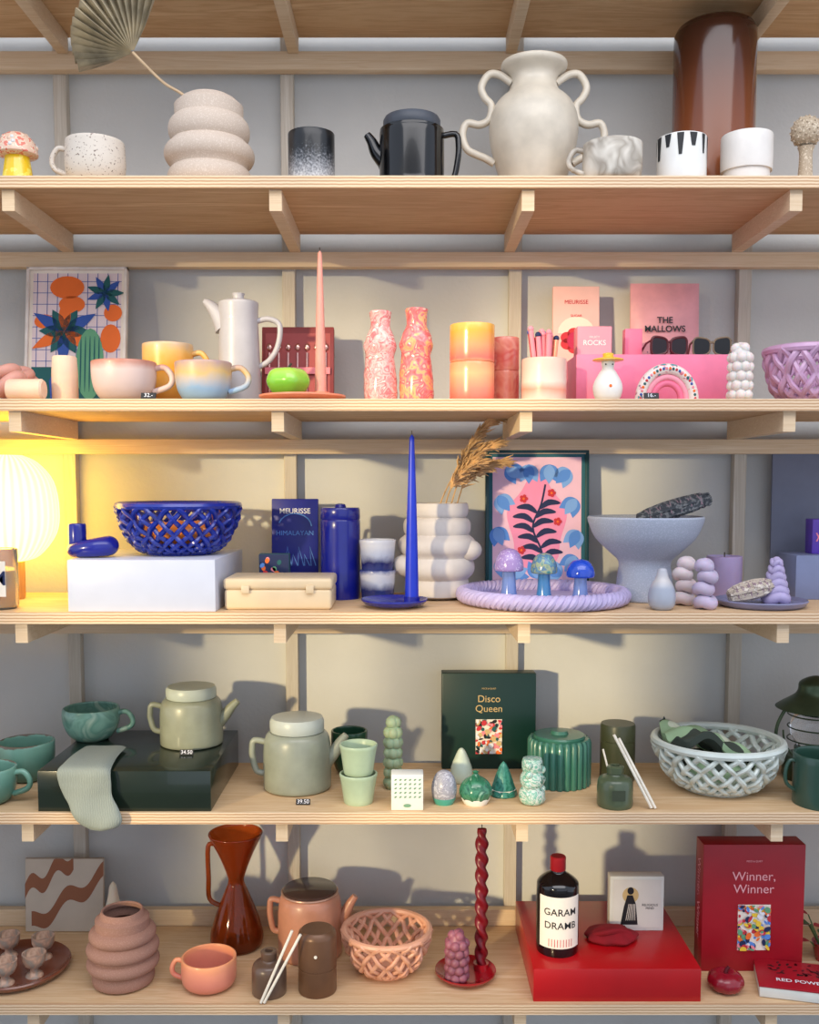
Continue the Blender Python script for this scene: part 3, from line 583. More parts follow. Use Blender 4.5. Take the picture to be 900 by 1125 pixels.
q=P(3,712,742,624,.03);o=B();o.add(lathe([(0,0)]+cls(cr([(.6,0),(.9,.1),(1,.3),(.85,.55),(.5,.75),(.38,.88),(.3,.97),(.12,1),(0,1)],4),q.R,q.H)),GRD('grey_blue_glaze',[(0,(168,172,182)),(.5,(160,166,180)),(.7,(195,190,188)),(1,(176,178,188))],.35,.2,20,coat=.2));o.done('bud_vase',q.loc)
def figure(q,mt,sd=1):
    o=B();R,H=q.R,q.H
    for z,r,x in((.14,.85,0),(.4,.72,.18),(.64,.62,-.12),(.85,.5,.15)):
        pts=[(x*R*sd+R*r*.5*cos(t),R*r*.5*sin(t),z*H+.002*sin(2*t)) for t in[2*pi*j/24 for j in range(24)]]
        o.add(tube(pts,H*.125,12,True),mt);o.add(sph((x*R*sd,0,z*H),H*.13,12),mt)
    o.add(sph((.1*R*sd,0,.93*H),H*.075,12),mt);return o.done('cloud_candle',q.loc)
figure(P(3,736,766,611,.085),M('blush_wax',(212,196,198),.5,.03,sss=.2));figure(P(3,760,790,613,.035),M('lilac_wax',(186,172,196),.5,.05,sss=.2),-1)
q=P(3,776,814,611,.2);o=B();o.add(lathe([(0,0)]+cls([(.95,0),(1,.03),(1,1),(.93,1.01),(.9,.97),(.3,.95),(0,.95)],q.R,q.H)),M('lilac_candle',(176,158,198),.45,.03,sss=.2));o.add(tube([(0,0,q.H*.9),(0,0,q.H*1.1)],.001,6),wick);o.done('pillar_candle',q.loc)
q=P(3,787,885,656,.073);o=B();R=q.R;o.add(lathe([(0,0),(R*.85,0),(R*.95,.004),(R,.01),(R*.98,.0115),(R*.93,.006),(R*.8,.004),(0,.004)]),M('slate_plate',(128,128,160),.35,.04,coat=.2));o.done('serving_plate',q.loc)
SZ['pl']=SZ[3]+.004
q2=P('pl',836,868,612,.075);o=B()
for i in range(6):
    z=q2.H*(.13+.15*i);rr=q2.R*(1-.11*i);pts=[(rr*.6*cos(t),rr*.6*sin(t),z+.003*sin(t*3)) for t in[2*pi*j/24 for j in range(24)]];o.add(tube(pts,rr*.42,10,True),lm)
    o.add(sph((0,0,z),rr*.5,12),lm)
o.add(sph((0,0,q2.H*.92),q2.R*.3,12),lm);o.done('shell_candle',q2.loc)
bundle(.07,.014,(q2.X-.043,.065,SZ['pl']+.021),(0,-rad(14),.1),SPK('white_sage',(190,176,160),[(140,125,118),(215,205,192)],110,.5,.95))
bx=M('dusty_blue_box',(120,130,165),.5,.03);q=P(3,862,940,608,.2);o=pickbox('storage_box',q,.09,bx,bx);SZ['rb']=SZ[3]+q.H
pur=M('purple_card',(90,60,170),.45);q=P('rb',888,912,570,.2)
def pd(o,w,h,y): o.add(txt('y',.02,-w*.22,h*.55,y,.0003),inkpk)
pickbox('purple_box',q,.03,pur,pur,pd)
bd=M('grey_blue_board',(112,118,138),.6,.03);q=P(3,845,940,490,.268);pickbox('backing_board',q,.006,bd,bd,None,rad(1))
# ================================================================ SHELF 4
tealg=SWL('teal_reactive_glaze',[(84,128,114),(124,164,146),(98,142,126),(156,180,160)],28,.3,1,coat=.3)
tealr=GRD('teal_rim_glaze',[(0,(70,112,98)),(.5,(88,132,116)),(.8,(120,166,146)),(.97,(130,176,156)),(1,(110,95,76))],.28,.3,30,coat=.3)
mug('coffee_mug',P(4,-42,18,835,.05,1),tealr,BOWL,1,.022);mug('ceramic_bowl',P(4,0,60,807,.17,1),tealr,BOWL,0)
dgp=M('dark_green_plinth',(24,36,28),.22,.05,coat=.3)
a=(42-PX)*spot(SZ[4],.006);b=(232-PX)*spot(SZ[4],.006);o=B();o.add(box(b-a,.245,PG,((b-a)/2,.1225,PG/2),.001),dgp);o.done('display_plinth',(a,.006,SZ[4]))
mug('coffee_mug',P('4b',70,132,771,.195,1),tealg,[(.5,0),(.6,.02),(.8,.2),(.95,.5),(1,.8),(.98,1)],1,.022)
sage=M('sage_glaze',(140,142,120),.35,.06,coat=.25,bp=.04);sagel=M('pale_sage_lid',(178,184,168),.35,.03)
teapot('teapot',P('4b',177,245,750,.165,.5),sage,sagel,1,.2,.8,.5,hz=(.8,.25))
teapot('teapot',P(4,290,364,783,.125,.5),M('sage_grey_glaze',(142,146,130),.35,.06,coat=.25),M('pale_grey_lid',(184,188,176),.35,.03),1,.2,.8,.45,hz=(.8,.25))
mug('ceramic_bowl',P(4,364,404,798,.21,1),M('deep_green_glaze',(40,80,58),.25,.06,coat=.3),BOWL,0)
m,nt,p=base('knit_grey_green',.95);tc=nt.nodes.new('ShaderNodeTexCoord');w=nt.nodes.new('ShaderNodeTexWave');w.inputs['Scale'].default_value=150;w.inputs['Distortion'].default_value=5;w.inputs['Detail'].default_value=3;nt.links.new(tc.outputs['Object'],w.inputs['Vector'])
r=ramp(nt,w.outputs['Fac'],[(.2,(134,140,130)),(.8,(152,158,146))]);nt.links.new(r.outputs[0],p.inputs['Base Color']);bb_=nt.nodes.new('ShaderNodeBump');bb_.inputs['Strength'].default_value=.4;bb_.inputs['Distance'].default_value=.0015;nt.links.new(w.outputs['Fac'],bb_.inputs['Height']);nt.links.new(bb_.outputs[0],p.inputs['Normal']);knit=m
sx=spot(SZ[4],0)
def skin(rows,n=16):
    V=[];Fc=[]
    for (c,ax,ay) in rows:
        for j in range(n):
            t=2*pi*j/n;V.append(Vector(c)+Vector(ax)*cos(t)+Vector(ay)*sin(t)*(1+.25*sin(3*t+c[2]*90)))
    for i in range(len(rows)-1):
        for j in range(n): k=(j+1)%n;Fc.append((i*n+j,i*n+k,(i+1)*n+k,(i+1)*n+j))
    Fc.append(tuple(range(n))[::-1]);Fc.append(tuple(range((len(rows)-1)*n,len(rows)*n)));return V,Fc
def X4(px): return (px-PX)*sx
rows=[((X4(90),.12,PG+.005),(.034,0,0),(0,0,.004)),((X4(90),.07,PG+.006),(.036,0,0),(0,0,.005)),((X4(93),.02,PG+.006),(.038,0,0),(0,.001,.006)),((X4(94),-.003,PG+.002),(.04,0,0),(0,-.006,.005)),
 ((X4(96),-.0075,PG-.015),(.039,0,.0),(0,-.006,0)),((X4(99),-.008,PG-.033),(.036,0,0),(0,-.007,0)),((X4(105),-.010,PG-.048),(.037,0,-.003),(0,-.009,0)),((X4(110),-.014,PG-.063),(.037,0,-.004),(0,-.011,0)),((X4(112),-.015,PG-.075),(.029,0,-.003),(0,-.010,0)),((X4(113),-.015,PG-.082),(.014,0,0),(0,-.006,0))]
fl=[tuple(r[0])+tuple(r[1])+tuple(r[2]) for r in rows];fl=cr(fl,5);rows=[(f[:3],f[3:6],f[6:9]) for f in fl]
o=B();o.add(skin(rows,24),knit);o.done('knit_sock',(0,0,SZ[4]))
pg=M('pale_green_glass',(172,190,158),.35,.04,coat=.2);stackc('stacked_tumblers',P(4,373,415,812,.05,1),[pg],2,[(.72,0),(.76,.03),(.82,.3),(.92,.75),(1,1)])
def twist(o,r,H,mat,c=(0,0,0),turns=7,lob=2,amp=.22):
    N=120;pr=[(0,0)]+[(r*(1 if i<N*.9 else 1-.35*((i-N*.9)/(N*.1))**2),H*i/N) for i in range(N+1)]+[(0,H*1.005)]
    o.add(lathe(pr,28,lambda a,rr,z:rr*(1-amp+amp*cos(lob*a+z/H*turns*2*pi))),mat,T(c));o.add(tube([(0,0,H),(0,0,H+.008)],.0009,6),wick,T(c))
q=P(4,421,443,787,.12);bubble('bubble_candle',q,M('pale_green_wax',(156,172,136),.55,.05,sss=.2),7,6)
wh=C('card_white',(220,218,208));sgi=C('sage_ink',(110,150,120))
def pt(o,w,h,y):
    for i in range(6):
        for j in range(5): o.add(poly(leaf((-.4+.15*i)*w,h*(.36+.12*j),w*.1,w*.025,.6),y),sgi)
    o.add(poly(ell(0,h*.14,w*.12,h*.05),y),sgi)
q=P(4,430,465,848,.025);pickbox('matchbox',q,.03,wh,wh,pt)
dg=M('dark_green_card',(14,48,42),.4,.03);gold=C('gold_ink',(205,175,120))
def collage(o,x0,z0,x1,z1,y,cols,n=60,seed=1):
    random.seed(seed)
    for i in range(n):
        cx=random.uniform(x0,x1);cz=random.uniform(z0,z1);r=min(x1-x0,z1-z0)*.1
        pts=[(min(x1,max(x0,px)),min(z1,max(z0,pz))) for px,pz in ell(cx,cz,r*random.uniform(.3,1.2),r*random.uniform(.3,1.2),random.random()*3,9)]
        o.add(poly(pts,y-.00003*i),cols[i%len(cols)])
def dq(o,w,h,y):
    o.add(txt('Disco\nQueen',.017,0,h*.68,y),gold);o.add(txt('PIECE & QUIET',.0038,0,h*.84,y),gold)
    o.add(poly(rect(-w*.14,h*.16,w*.14,h*.52),y),paper);collage(o,-w*.14,h*.16,w*.14,h*.52,y-.0002,[redi,orn,blackm,inkpk,whi,gold,teal],100)
pickbox('puzzle_box',P(4,485,587,738,.243),.035,dg,dg,dq,rad(1))
def egg(name,q,mat,prof,lobes=0,base_m=None):
    o=B();f=(lambda a,r,z:r*(1+.07*abs(cos(lobes/2*a)))) if lobes else None
    o.add(lathe(cls(cr(prof,4),q.R/(1.05 if lobes else 1),q.H),48,f),mat)
    if base_m:o.add(lathe(cls([(0,-.0),(.7,0),(.85,.12),(.9,.2),(.6,.2)],q.R*1.03,q.H),32),base_m)
    return o.done(name,q.loc)
EG=[(0,0),(.6,0),(.9,.2),(1,.42),(.92,.65),(.65,.88),(.3,.98),(0,1)]
egg('bud_vase',P(4,495,519,822,.15),M('white_green_glaze',(192,204,186),.3,.03,coat=.3),[(0,0),(.7,0),(1,.2),(.95,.45),(.6,.75),(.35,.92),(.15,1),(0,1)])
egg('egg_ornament',P(4,474,502,846,.045),SPK('lilac_marble',(154,154,162),[(120,115,135),(180,180,188)],200,.5,.35,coat=.2),EG,0,M('teal_base',(70,150,135),.3))
q=P(4,505,540,846,.045);egg('onion_ornament',q,SWL('green_streak',[(20,80,60),(60,125,95),(25,90,65),(130,170,145)],45,.2,1.5,coat=.5),[(0,0),(.55,0),(.95,.22),(1,.45),(.75,.68),(.3,.82),(.15,.9),(.2,.96),(0,1)],10,white)
q=P(4,538,568,836,.085);egg('tree_ornament',q,SWL('green_tree',[(20,80,70),(60,130,115),(25,95,80)],60,.25,1.2,coat=.4),[(0,0),(.9,0),(1,.08),(.8,.3),(.55,.6),(.25,.88),(0,1)],8,white)
q=P(4,570,599,832,.045);o=B();mg=SWL('green_white_marble',[(40,110,90),(205,212,204),(90,160,140),(195,205,198),(30,90,75)],50,.25,2.5,coat=.3);R,H=q.R,q.H
o.add(lathe([(0,0)]+cls(bulges([(0,.36,1),(.36,.68,.92),(.68,1,.8)],.62)+[(.3,.995),(0,1)],R,H)),mg)
for i in range(12): a=i*2.1;o.add(sph((R*.72*cos(a),R*.72*sin(a),H*(.1+.07*i)),R*.32,10),mg)
o.done('knobbly_ornament',q.loc)
q=P(4,580,648,797,.15,.6);o=B();R,H=q.R,q.H;rg=M('sea_green_glaze',(52,104,88),.3,.06,coat=.3)
o.add(lathe([(0,0),(R*.9,0)]+[(R*.93,H*.02),(R*.93,H*.85),(R*.85,H*.87),(0,H*.87)],48),rg)
for i in range(26):
    a=2*pi*i/26;o.add(tube([(R*.92*cos(a),R*.92*sin(a),.001),(R*.92*cos(a),R*.92*sin(a),H*.4),(R*.92*cos(a),R*.92*sin(a),H*.8),(R*.88*cos(a),R*.88*sin(a),H*.86)],[R*.1,R*.105,R*.105,R*.08],10),rg)
o.add(lathe(cls([(.82,.86),(.84,.9),(.8,.93),(.3,.94),(.26,1.0),(0,1.01)],R,H),40),rg);o.done('ribbed_jar',q.loc)
olv=M('olive_metal',(66,70,48),.35,.05);q=P(4,659,697,792,.17,.5);o=B();R,H=q.R,q.H
o.add(lathe([(0,0)]+cls([(.96,0),(1,.02),(1,.7),(.97,.705),(.97,.715),(1,.72),(1,.96),(.95,1),(0,1)],R,H)),olv);o.done('tea_canister',q.loc)
def diffuser(q,mt,reeds,lab=None):
    o=B();R,H=q.R,q.H
    o.add(lathe([(0,0)]+cls(cr([(.92,0),(1,.04),(1,.3),(.98,.6),(.8,.72),(.5,.76),(.42,.8)],2)+[(.46,.82),(.48,.98),(.42,1.0),(.25,1.0),(.22,.9),(0,.9)],R,H)),mt)
    for (x,y,L,ang) in reeds: o.add(tube([(x*.3,y*.3,H*.3),(x*.3+sin(ang)*L,y*.3+.004,H*.3+cos(ang)*L)],.0015,8),cream)
    if lab:o.add(poly(rect(-.01,H*.25,.01,H*.5),-R-.0006),lab)
    return o.done('reed_diffuser',q.loc)
q=P(4,656,695,841,.035);diffuser(q,M('green_glass_bottle',(76,88,64),.3,.05,coat=.3),[(-.004,0,.07,-.25)],M('olive_label',(58,66,48)))
o=B();o.add(tube([(.004,0,.0025),(-.052,.012,.112)],.0022,8),cream);o.add(tube([(.010,0,.0022),(-.044,.014,.106)],.0022,8),cream);o.done('reed_stick',(q.X+q.R+.02,q.Y-.02,SZ[4]))
q=P(4,720,855,800,.125,1)
wgl=M('white_basket_glaze',(208,216,208),.3,.03,coat=.3)
weave('woven_basket',q,wgl,[(.52,0),(.66,.1),(.82,.35),(.94,.7),(1,1)],22,1.1,.0052,a=.0035)
m,nt,pp=base('striped_cloth',.85);n=nz(nt,9,1,dist=.4)
r=ramp(nt,n.outputs['Fac'],[(0,(58,66,58)),(.42,(150,178,140)),(.5,(200,208,186)),(.56,(58,64,56)),(.66,(165,188,150))],True);nt.links.new(r.outputs[0],pp.inputs['Base Color']);cloth=m
V=[];Fc=[];N=28
for j in range(N+1):
    for i in range(N+1):
        u,v=i/N-.5,j/N-.5;x=u*.16;y=v*.13;z=q.H*1.08+.018*cos(u*3)*(1-v)-.06*(u+.25)+.008*sin(u*14+v*5)+.004*sin(v*20+u*6)
        rr=math.hypot(x,y)/(q.R*.84)
        if rr>1: x/=rr;y/=rr
        V.append((x-.008,y+.003,z))
for j in range(N):
    for i in range(N): k=j*(N+1)+i;Fc.append((k,k+1,k+N+2,k+N+1))
o=B();o.add((V,Fc),cloth);V2=[(x*.98,y*.98,z-.012) for x,y,z in V];o.add((V2,[f[::-1] for f in Fc]),cloth)
bd_=[i for i in range(N+1)]+[(j)*(N+1)+N for j in range(1,N+1)]+[N*(N+1)+i for i in range(N-1,-1,-1)]+[j*(N+1) for j in range(N-1,0,-1)]
VV=[V[i] for i in bd_]+[V2[i] for i in bd_];L=len(bd_);o.add((VV,[(i,(i+1)%L,L+(i+1)%L,L+i) for i in range(L)]),cloth)
o.add(lathe([(0,.006),(q.R*.5,.006),(q.R*.62,q.H*.5),(q.R*.5,q.H*.72),(0,q.H*.75)],24),cloth)
o.done('folded_tea_towel',q.loc,(0,0,0),60)
q=P(4,852,936,742,.175);o=B();R,H=q.R,q.H;brs=M('green_bronze',(70,84,62),.35,.1,metal=.6)
o.add(lathe([(0,0)]+cls([(.75,0),(.8,.03),(.8,.16),(.7,.22),(.5,.24),(.5,.3),(0,.3)],R,H)),brs)
o.add(lathe(cls(cr([(.42,.3),(.6,.42),(.62,.52),(.45,.66),(.4,.7)],3),R,H),32),base('lantern_glass',.03,trans=.95)[0])
o.add(lathe(cls(cr([(0,.69),(.9,.68),(.95,.7),(.55,.8),(.45,.86),(.42,.93),(.2,.98),(0,1)],3),R,H),40),brs)
for sd in(-1,1): o.add(tube(cr([(sd*R*.7,0,H*.12),(sd*R*.98,0,H*.25),(sd*R*1.0,0,H*.5),(sd*R*.75,0,H*.7)],5),.003,8),brs)
o.add(tube([(R*.95*cos(t),-R*.3,H*.5+R*.95*sin(t)) for t in[pi*1.0+pi*i/24 for i in range(25)]],.0016,6),brs)
for z in(.38,.5,.62): o.add(tube([(R*.68*cos(2*pi*i/30),R*.68*sin(2*pi*i/30),z*H) for i in range(30)],.0012,6,True),brs)
o.done('oil_lantern',q.loc)
mug('enamel_mug',P(4,872,936,820,.045,1),M('green_enamel',(42,74,62),.3,.04,coat=.4),[(.97,0),(1,.02),(1,.5),(1,1)],-1,.014,.003)
# ================================================================ SHELF 5
brn=C('ink_brown',(146,92,64))
def wav(o,w,h,y):
    for k,(x0,z0,x1,z1) in enumerate(((-.5,.55,.12,1.0),(-.42,.1,.5,.78))):
        pts=[];N=30
        for i in range(N+1):
            t=i/N;x=x0+(x1-x0)*t;z=z0+(z1-z0)*t+.09*sin(t*12+k*2);pts.append((max(-w*.5,min(w*.5,x*w)),max(0,min(h,z*h))))
        V=[]
        for p_ in pts: V+=[(p_[0],y,min(h,p_[1]+h*.1)),(p_[0],y,max(0,p_[1]-h*.1))]
        o.add((V,[(2*i,2*i+1,2*i+3,2*i+2) for i in range(N)]),brn)
q=P(5,29,115,944,.245);pickbox('wall_art_tile',q,.008,C('sand',(198,184,166)),C('sand2',(190,175,158)),wav,rad(3))
q=P(5,113,138,968,.215);egg('pear_candle',q,M('ivory_wax',(216,202,180),.5,.03,sss=.2),[(0,0),(.6,0),(1,.2),(.95,.4),(.6,.62),(.42,.78),(.3,.92),(0,1)])
tc_=M('terracotta_gloss',(118,64,44),.25,.06,coat=.3)
q=P(5,-44,80,1060,.1);o=B();R=q.R*.93;o.add(lathe([(0,0),(R*.8,0),(R*.95,.006),(R,.013),(R*.98,.015),(R*.9,.009),(R*.7,.006),(0,.006)]),tc_);o.done('round_tray',q.loc)
SZ['tr']=SZ[5]+.006;ceg=SWL('egg_cup_glaze',[(222,190,162),(190,150,126),(150,138,126),(214,176,150)],45,.35,.8)
for i,(x,dy) in enumerate(((6,.05),(38,.075),(48,.135),(10,.14))):
    e=P('tr',x-14,x+14,1040,dy);o=B();h=.038;r=.0185
    o.add(lathe([(0,0),(r*.75,0),(r*.7,.003),(r*.35,.008),(r*.32,.013),(r*.75,.018),(r*.98,.027),(r,h),(r*.88,h),(r*.85,.028),(r*.5,.02),(0,.018)],36),ceg);o.done('egg_cup',e.loc)
q=P(5,97,175,990,.068,.6);o=B();rv=SPK('mauve_brown_clay',(154,114,98),[(146,106,90),(162,122,106)],500,.5,.85)
pr=[(.68,0)]+bulges([(0,.2,.86),(.2,.4,1.0),(.4,.6,1.0),(.6,.78,.92),(.78,.93,.74)],.74)[1:-1]+[(.62,.94),(.58,1)];o.add(lathe(opn(pr,q.R,q.H,.004)),rv);o.done('bubble_vase',q.loc)
q=P(5,231,290,909,.19,.6);o=B();R,H=q.R,q.H;amb,nt,p_=base('amber_glass',.06,trans=.8,ior=1.35);n=nz(nt,5,1);r=ramp(nt,n.outputs['Fac'],[(.3,(196,96,40)),(.7,(170,74,28))]);nt.links.new(r.outputs[0],p_.inputs['Base Color'])
o.add(lathe(opn(cr([(.85,0),(.95,.03),(.97,.12),(.75,.3),(.45,.48),(.3,.57),(.34,.64),(.6,.8),(.95,.97),(1,1)],4),R,H,.0035)),amb)
o.add(tube(cr([(-R*.75,0,H*.9),(-R*1.02,0,H*.88),(-R*1.02,0,H*.6),(-R*1.0,0,H*.42),(-R*.62,0,H*.36)],4),.0042,8),amb);o.done('glass_carafe',q.loc)
mug('coffee_mug',P(5,200,260,1037,.055,1),GRD('pink_orange_glaze',[(0,(190,110,90)),(.4,(215,130,110)),(.75,(235,150,120)),(1,(240,160,110))],.3,.3,30,coat=.3),[(.5,0),(.7,.02),(.92,.15),(1,.4),(1,1)],-1,.015,.004)
dbr=M('brown_glass_bottle',(96,74,60),.3,.05,coat=.3)
q=P(5,277,315,1044,.035);diffuser(q,dbr,[(-.003,0,.03,.0)])
o=B();o.add(tube([(-.006,0,.0022),(.042,.006,.113)],.0022,8),cream);o.add(tube([(-.001,0,.0022),(.055,.004,.108)],.0022,8),cream);o.done('reed_stick',(q.X-.002,q.Y-.036,SZ[5]))
q=P(5,306,376,966,.165,.6);teapot('teapot',q,M('rosy_brown_glaze',(188,130,104),.35,.06,coat=.3),M('dark_lid',(70,52,46),.25,.04,coat=.3),1,.07,.6,.42,hz=(.85,.35),lr=.84,rimm=M('copper_rim',(190,150,130),.3,metal=.5))
q=P(5,328,370,1016,.042,.4);o=B();R,H=q.R,q.H;cb=M('bronze_canister',(108,76,54),.35,.06,metal=.2)
o.add(lathe([(0,0)]+cls([(.96,0),(1,.02),(1,.4),(.97,.405),(.97,.415),(1,.42),(1,.9),(.95,.96),(.8,1),(0,1)],R,H)),cb)
o.add(lathe([(0,0),(.0025,0),(.0025,.001),(0,.001)],16),cream,T((0,-R-.0005,H*.68))@Rx(rad(90),'X'));o.done('tea_canister',q.loc)
weave('woven_basket',P(5,378,472,1003,.105,1),M('peach_basket_glaze',(218,160,130),.4,.05,coat=.2),[(.5,0),(.66,.12),(.84,.4),(.95,.75),(1,1)],18,1.1,.0042,a=.003)
rdg=M('red_glaze',(150,16,28),.2,.05,coat=.5);q=P(5,478,545,1055,.082);o=B();R=q.R;o.add(lathe([(0,0),(R*.55,0),(R*.9,.005),(R,.011),(R,.0135),(R*.93,.011),(R*.55,.005),(0,.005)]),rdg)
dx,dy=(529-511)*q.s,.016;o.add(lathe([(.0125,.004),(.0125,.016),(.008,.016),(.008,.005)],24),rdg,T((dx,dy,0)));o.done('candle_dish',q.loc)
c=P(5,521,536,909,q.Y+dy);o=B();twist(o,c.R,c.H-.008,M('burgundy_wax',(110,14,26),.35,.05),turns=9,amp=.2);o.done('twisted_candle',(q.X+dx,q.Y+dy,SZ[5]+.006))
SZ['rp']=SZ[5]+.005;bubble('bubble_candle',P('rp',488,516,1022,.063),M('mauve_wax',(140,82,96),.45,.12,sss=.1),6,7)
redp=M('red_plinth',(176,12,20),.35,.02,coat=.2)
a=(586-PX)*spot(SZ[5],.006);b=(770-PX)*spot(SZ[5],.006);o=B();o.add(box(b-a,.245,PR,((b-a)/2,.1225,PR/2),.001),redp);o.done('display_plinth',(a,.006,SZ[5]))
q=P('5b',589,635,940,.072);o=B();R,H=q.R,q.H;rc=M('red_cap',(150,20,30),.35)
o.add(lathe([(0,0)]+cls(cr([(.9,0),(1,.03),(1,.3),(1,.66),(.93,.74),(.6,.8),(.36,.84),(.34,.9)],3),R,H)+[(0,H*.9)]),M('black_bottle_glass',(14,12,14),.1,0,coat=.4))
o.add(lathe(cls([(.34,.85),(.37,.86),(.37,.99),(.33,1),(0,1)],R,H),32),rc)
V=[];Fc=[]
for j in(.1,.64):
    for i in range(25): a=rad(-90)+rad(-62+124*i/24);V.append(((R+.0005)*cos(a),(R+.0005)*sin(a),H*j))
Fc=[(i,i+1,i+26,i+25) for i in range(24)];o.add((V,Fc),paper)
def wrap(g,R): return [(((R+.001)*sin(v[0]/R)),-((R+.001)*cos(v[0]/R)),v[2]) for v in g[0]],g[1]
o.add(wrap(txt('GARAM',.0155,0,H*.48,0,.0001),R),blackm);o.add(wrap(txt('DRAMB',.0155,0,H*.34,0,.0001),R),blackm)
for i in range(9): o.add(wrap(ribbon([(-.018+i*.0045,H*.12),(-.018+i*.0045,H*.2)],.0005,0),R),redi)
o.done('liqueur_bottle',q.loc)
def tar(o,w,h,y):
    o.add(poly(rect(-w*.44,h*.06,w*.44,h*.94),y),C('card_cream',(220,214,202)));o.add(poly(ell(-w*.12,h*.66,w*.15,w*.15),y-.0003),gold)
    o.add(poly([(-.3*w,h*.12),(.02*w,h*.12),(-.02*w,h*.5),(-.08*w,h*.66),(-.18*w,h*.66),(-.24*w,h*.45)],y-.0005),blackm);o.add(poly(ell(-w*.12,h*.74,w*.06,w*.07),y-.0007),blackm)
    for i in range(6): o.add(ribbon([(-w*.2+i*.003,h*.2),(-w*.15+i*.002,h*.5)],.0004,y-.0009),paper)
    o.add(txt('RELIGIOUS\nMIND',.0055,w*.24,h*.45,y-.0005),blackm)
pickbox('card_box',P('5b',668,727,960,.145),.022,wh,wh,tar)
vel=M('red_velvet',(130,10,24),.9,.1,bp=.4,bs=50);q=P('5b',643,700,1028,.105);o=B();f=lambda a,r,z:r*(1+.06*sin(5*a+z*200)+.04*sin(9*a))
o.add(lathe([(0,0)]+cls(cr([(.8,0),(1,.25),(.95,.5),(.7,.75),(.4,.95),(0,1)],4),q.R,.021),48,f),vel,Matrix.Diagonal((1,.75,1,1)))
o.add(tube(cr([(-.03,-.01,.012),(-.01,-.02,.021),(.01,-.012,.02),(.03,-.006,.012)],5),.0045,8),vel);o.done('velvet_pouch',q.loc)
rcd=M('red_card',(162,18,34),.4,.03);pki=C('pink_ink',(240,170,175))
def ww(o,w,h,y):
    o.add(txt('Winner,\nWinner',.021,0,h*.7,y),pki);o.add(txt('PIECE & QUIET',.004,0,h*.87,y),pki)
    o.add(poly(rect(-w*.15,h*.17,w*.17,h*.53),y),paper);collage(o,-w*.15,h*.17,w*.17,h*.53,y-.0002,[redi,orn,ltb,inkpk,whi,grn,navy,C('ink_yellow',(240,200,60))],120,4)
q=P(5,766,876,923,.12);o=pickbox('puzzle_box',q,.04,rcd,rcd,ww)
g=txt('Winner, Winner',.02,0,0,0);t=B();t.add(g,pki,T((-q.R-.0006,0,q.H*.55))@Rx(-rad(90),'Z')@Rx(rad(90),'Y'));c=t.done('spine_title');c.parent=o
q=P(5,777,817,1064,.042);o=B();R,H=q.R,q.H*.9;o.add(lathe(cls(cr([(0,.12),(.35,0),(.8,.12),(1,.42),(.9,.75),(.5,.98),(.2,.95),(0,.86)],4),R/1.05,H),64,lambda a,r,z:r*(1+.06*abs(sin(4.5*a))**.6-.02)),M('pumpkin_red',(140,16,34),.25,.05,coat=.4));o.add(tube([(0,0,H*.85),(.001,0,H*1.08),(.005,0,H*1.2)],[.004,.0028,.0028],8),M('pumpkin_stem',(90,14,24)));o.done('pumpkin_ornament',q.loc)
q=P(5,822,912,1085,.055);o=B();o.add(box(.125,.09,.016,(0,0,.009),.001),wh);o.add(box(.127,.092,.003,(0,0,.0185),.0008),rcd)
g=txt('RED POWER',.013,.0,0,0,.0002);o.add(([(v[0],v[2]-.022,.0206) for v in g[0]],g[1]),whi);mink=C('maroon_ink',(90,12,24))
random.seed(9)
for i in range(40): o.add(([(v[0],v[2],.0203) for v in poly(ell(random.uniform(-.05,.05),random.uniform(0,.038),.004,.002,random.random()*3,8),0)[0]],[tuple(range(8))]),[mink,blackm][i%2])
o.done('picture_book',(q.X+.012,.048,SZ[5]),(0,0,-rad(14)))
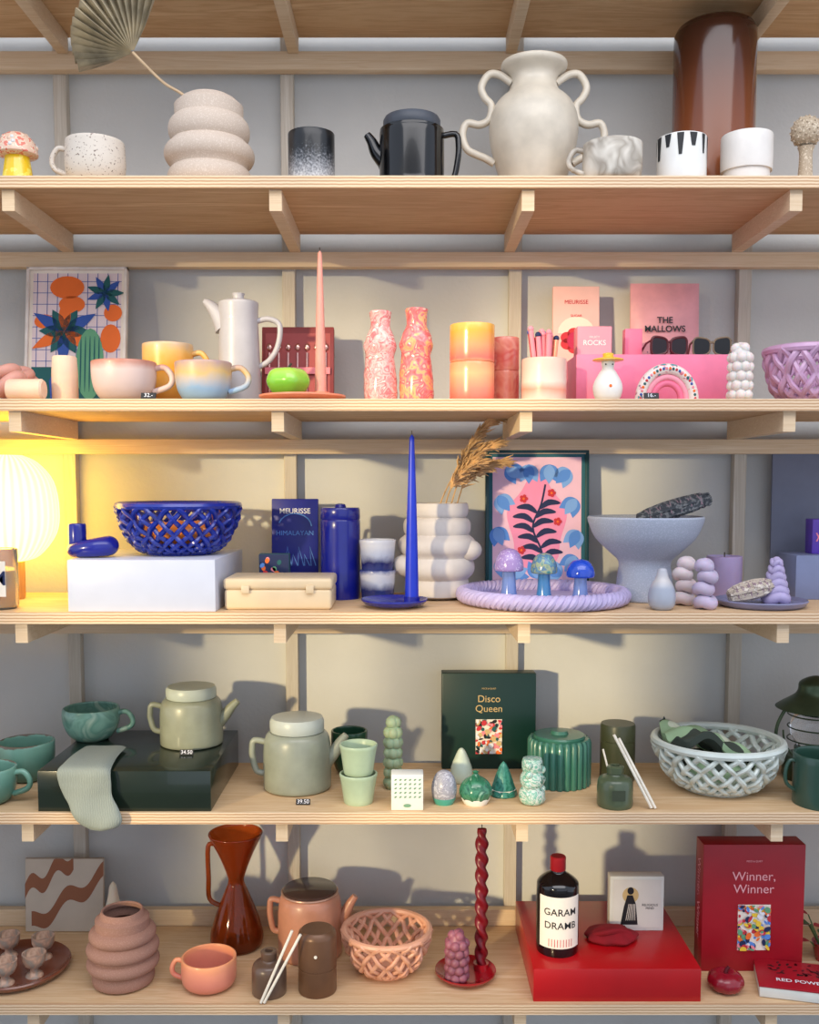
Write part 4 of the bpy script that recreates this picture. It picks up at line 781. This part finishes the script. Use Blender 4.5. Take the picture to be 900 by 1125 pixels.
o=B();random.seed(11);rl=M('red_leaf',(150,24,30),.6,.2);gl=M('green_leaf',(70,90,50),.6,.2)
for i in range(16):
    a=random.random()*6.28;e=Vector((cos(a)*.03,sin(a)*.03,.03+.05*random.random()));o.add(tube([(0,0,.002),e*.6,e],.0012,5),gl)
    L=leaf(0,0,.028,.008,0);o.add(([(v[0],v[1]*.9,0.002*sin(v[0]*200)) for v in L],[tuple(range(len(L)))]),rl if i%3 else gl,T(e)@Rx(a)@Rx(-.3,'Y'))
o.add(lathe([(0,0),(.018,0),(.024,.03),(.021,.03),(.018,.025),(0,.025)],24),rdg);o.done('red_leaf_plant',((905-PX)*.0015+.012,.14,SZ[5]))
def tag(k,px,Y,t):
    s=spot(SZ[k],Y);o=B();o.add(box(.022,.002,.009,(0,0,.005),.0005,1),blackm);o.add(txt(t,.0085,0,.0052,-.0014),whi);o.done('price_tag',((px-PX)*s,Y,SZ[k]),(-rad(20),0,0))
for k,px,Y,t in((2,163,.002,'32.-'),(2,716,.004,'16.-'),('4b',205,.09,'34.50'),(4,333,.035,'39.50')): tag(k,px,Y,t)
# ---------------------------------------------------------------- lights
def light(name,kind,e,loc,c,d=None,**k):
    l=bpy.data.lights.new(name,kind);l.energy=e;l.color=c
    for a_,b_ in k.items(): setattr(l,a_,b_)
    o=bpy.data.objects.new(name,l);o.location=loc;col.objects.link(o)
    if d is not None: o.rotation_euler=Vector(d).to_track_quat('-Z','Y').to_euler()
    return o
light('sun_light','SUN',3.3,(-3,-3,3),(1,.80,.46),d=(sin(rad(35)),cos(rad(35)),-math.tan(rad(9))),angle=rad(2.4))
light('fill_light','AREA',20,(0.3,-1.1,2.65),(1,.96,.95),d=(0,.6,-1),size=2.2,shape='RECTANGLE',size_y=.8)  # added soft fill to lift the ambient level, no fixture there
w=bpy.data.worlds.new('world');bpy.context.scene.world=w;w.use_nodes=True;b=w.node_tree.nodes['Background'];b.inputs[0].default_value=(.74,.83,1,1);b.inputs[1].default_value=1.3
bpy.context.scene.view_settings.view_transform='Standard'
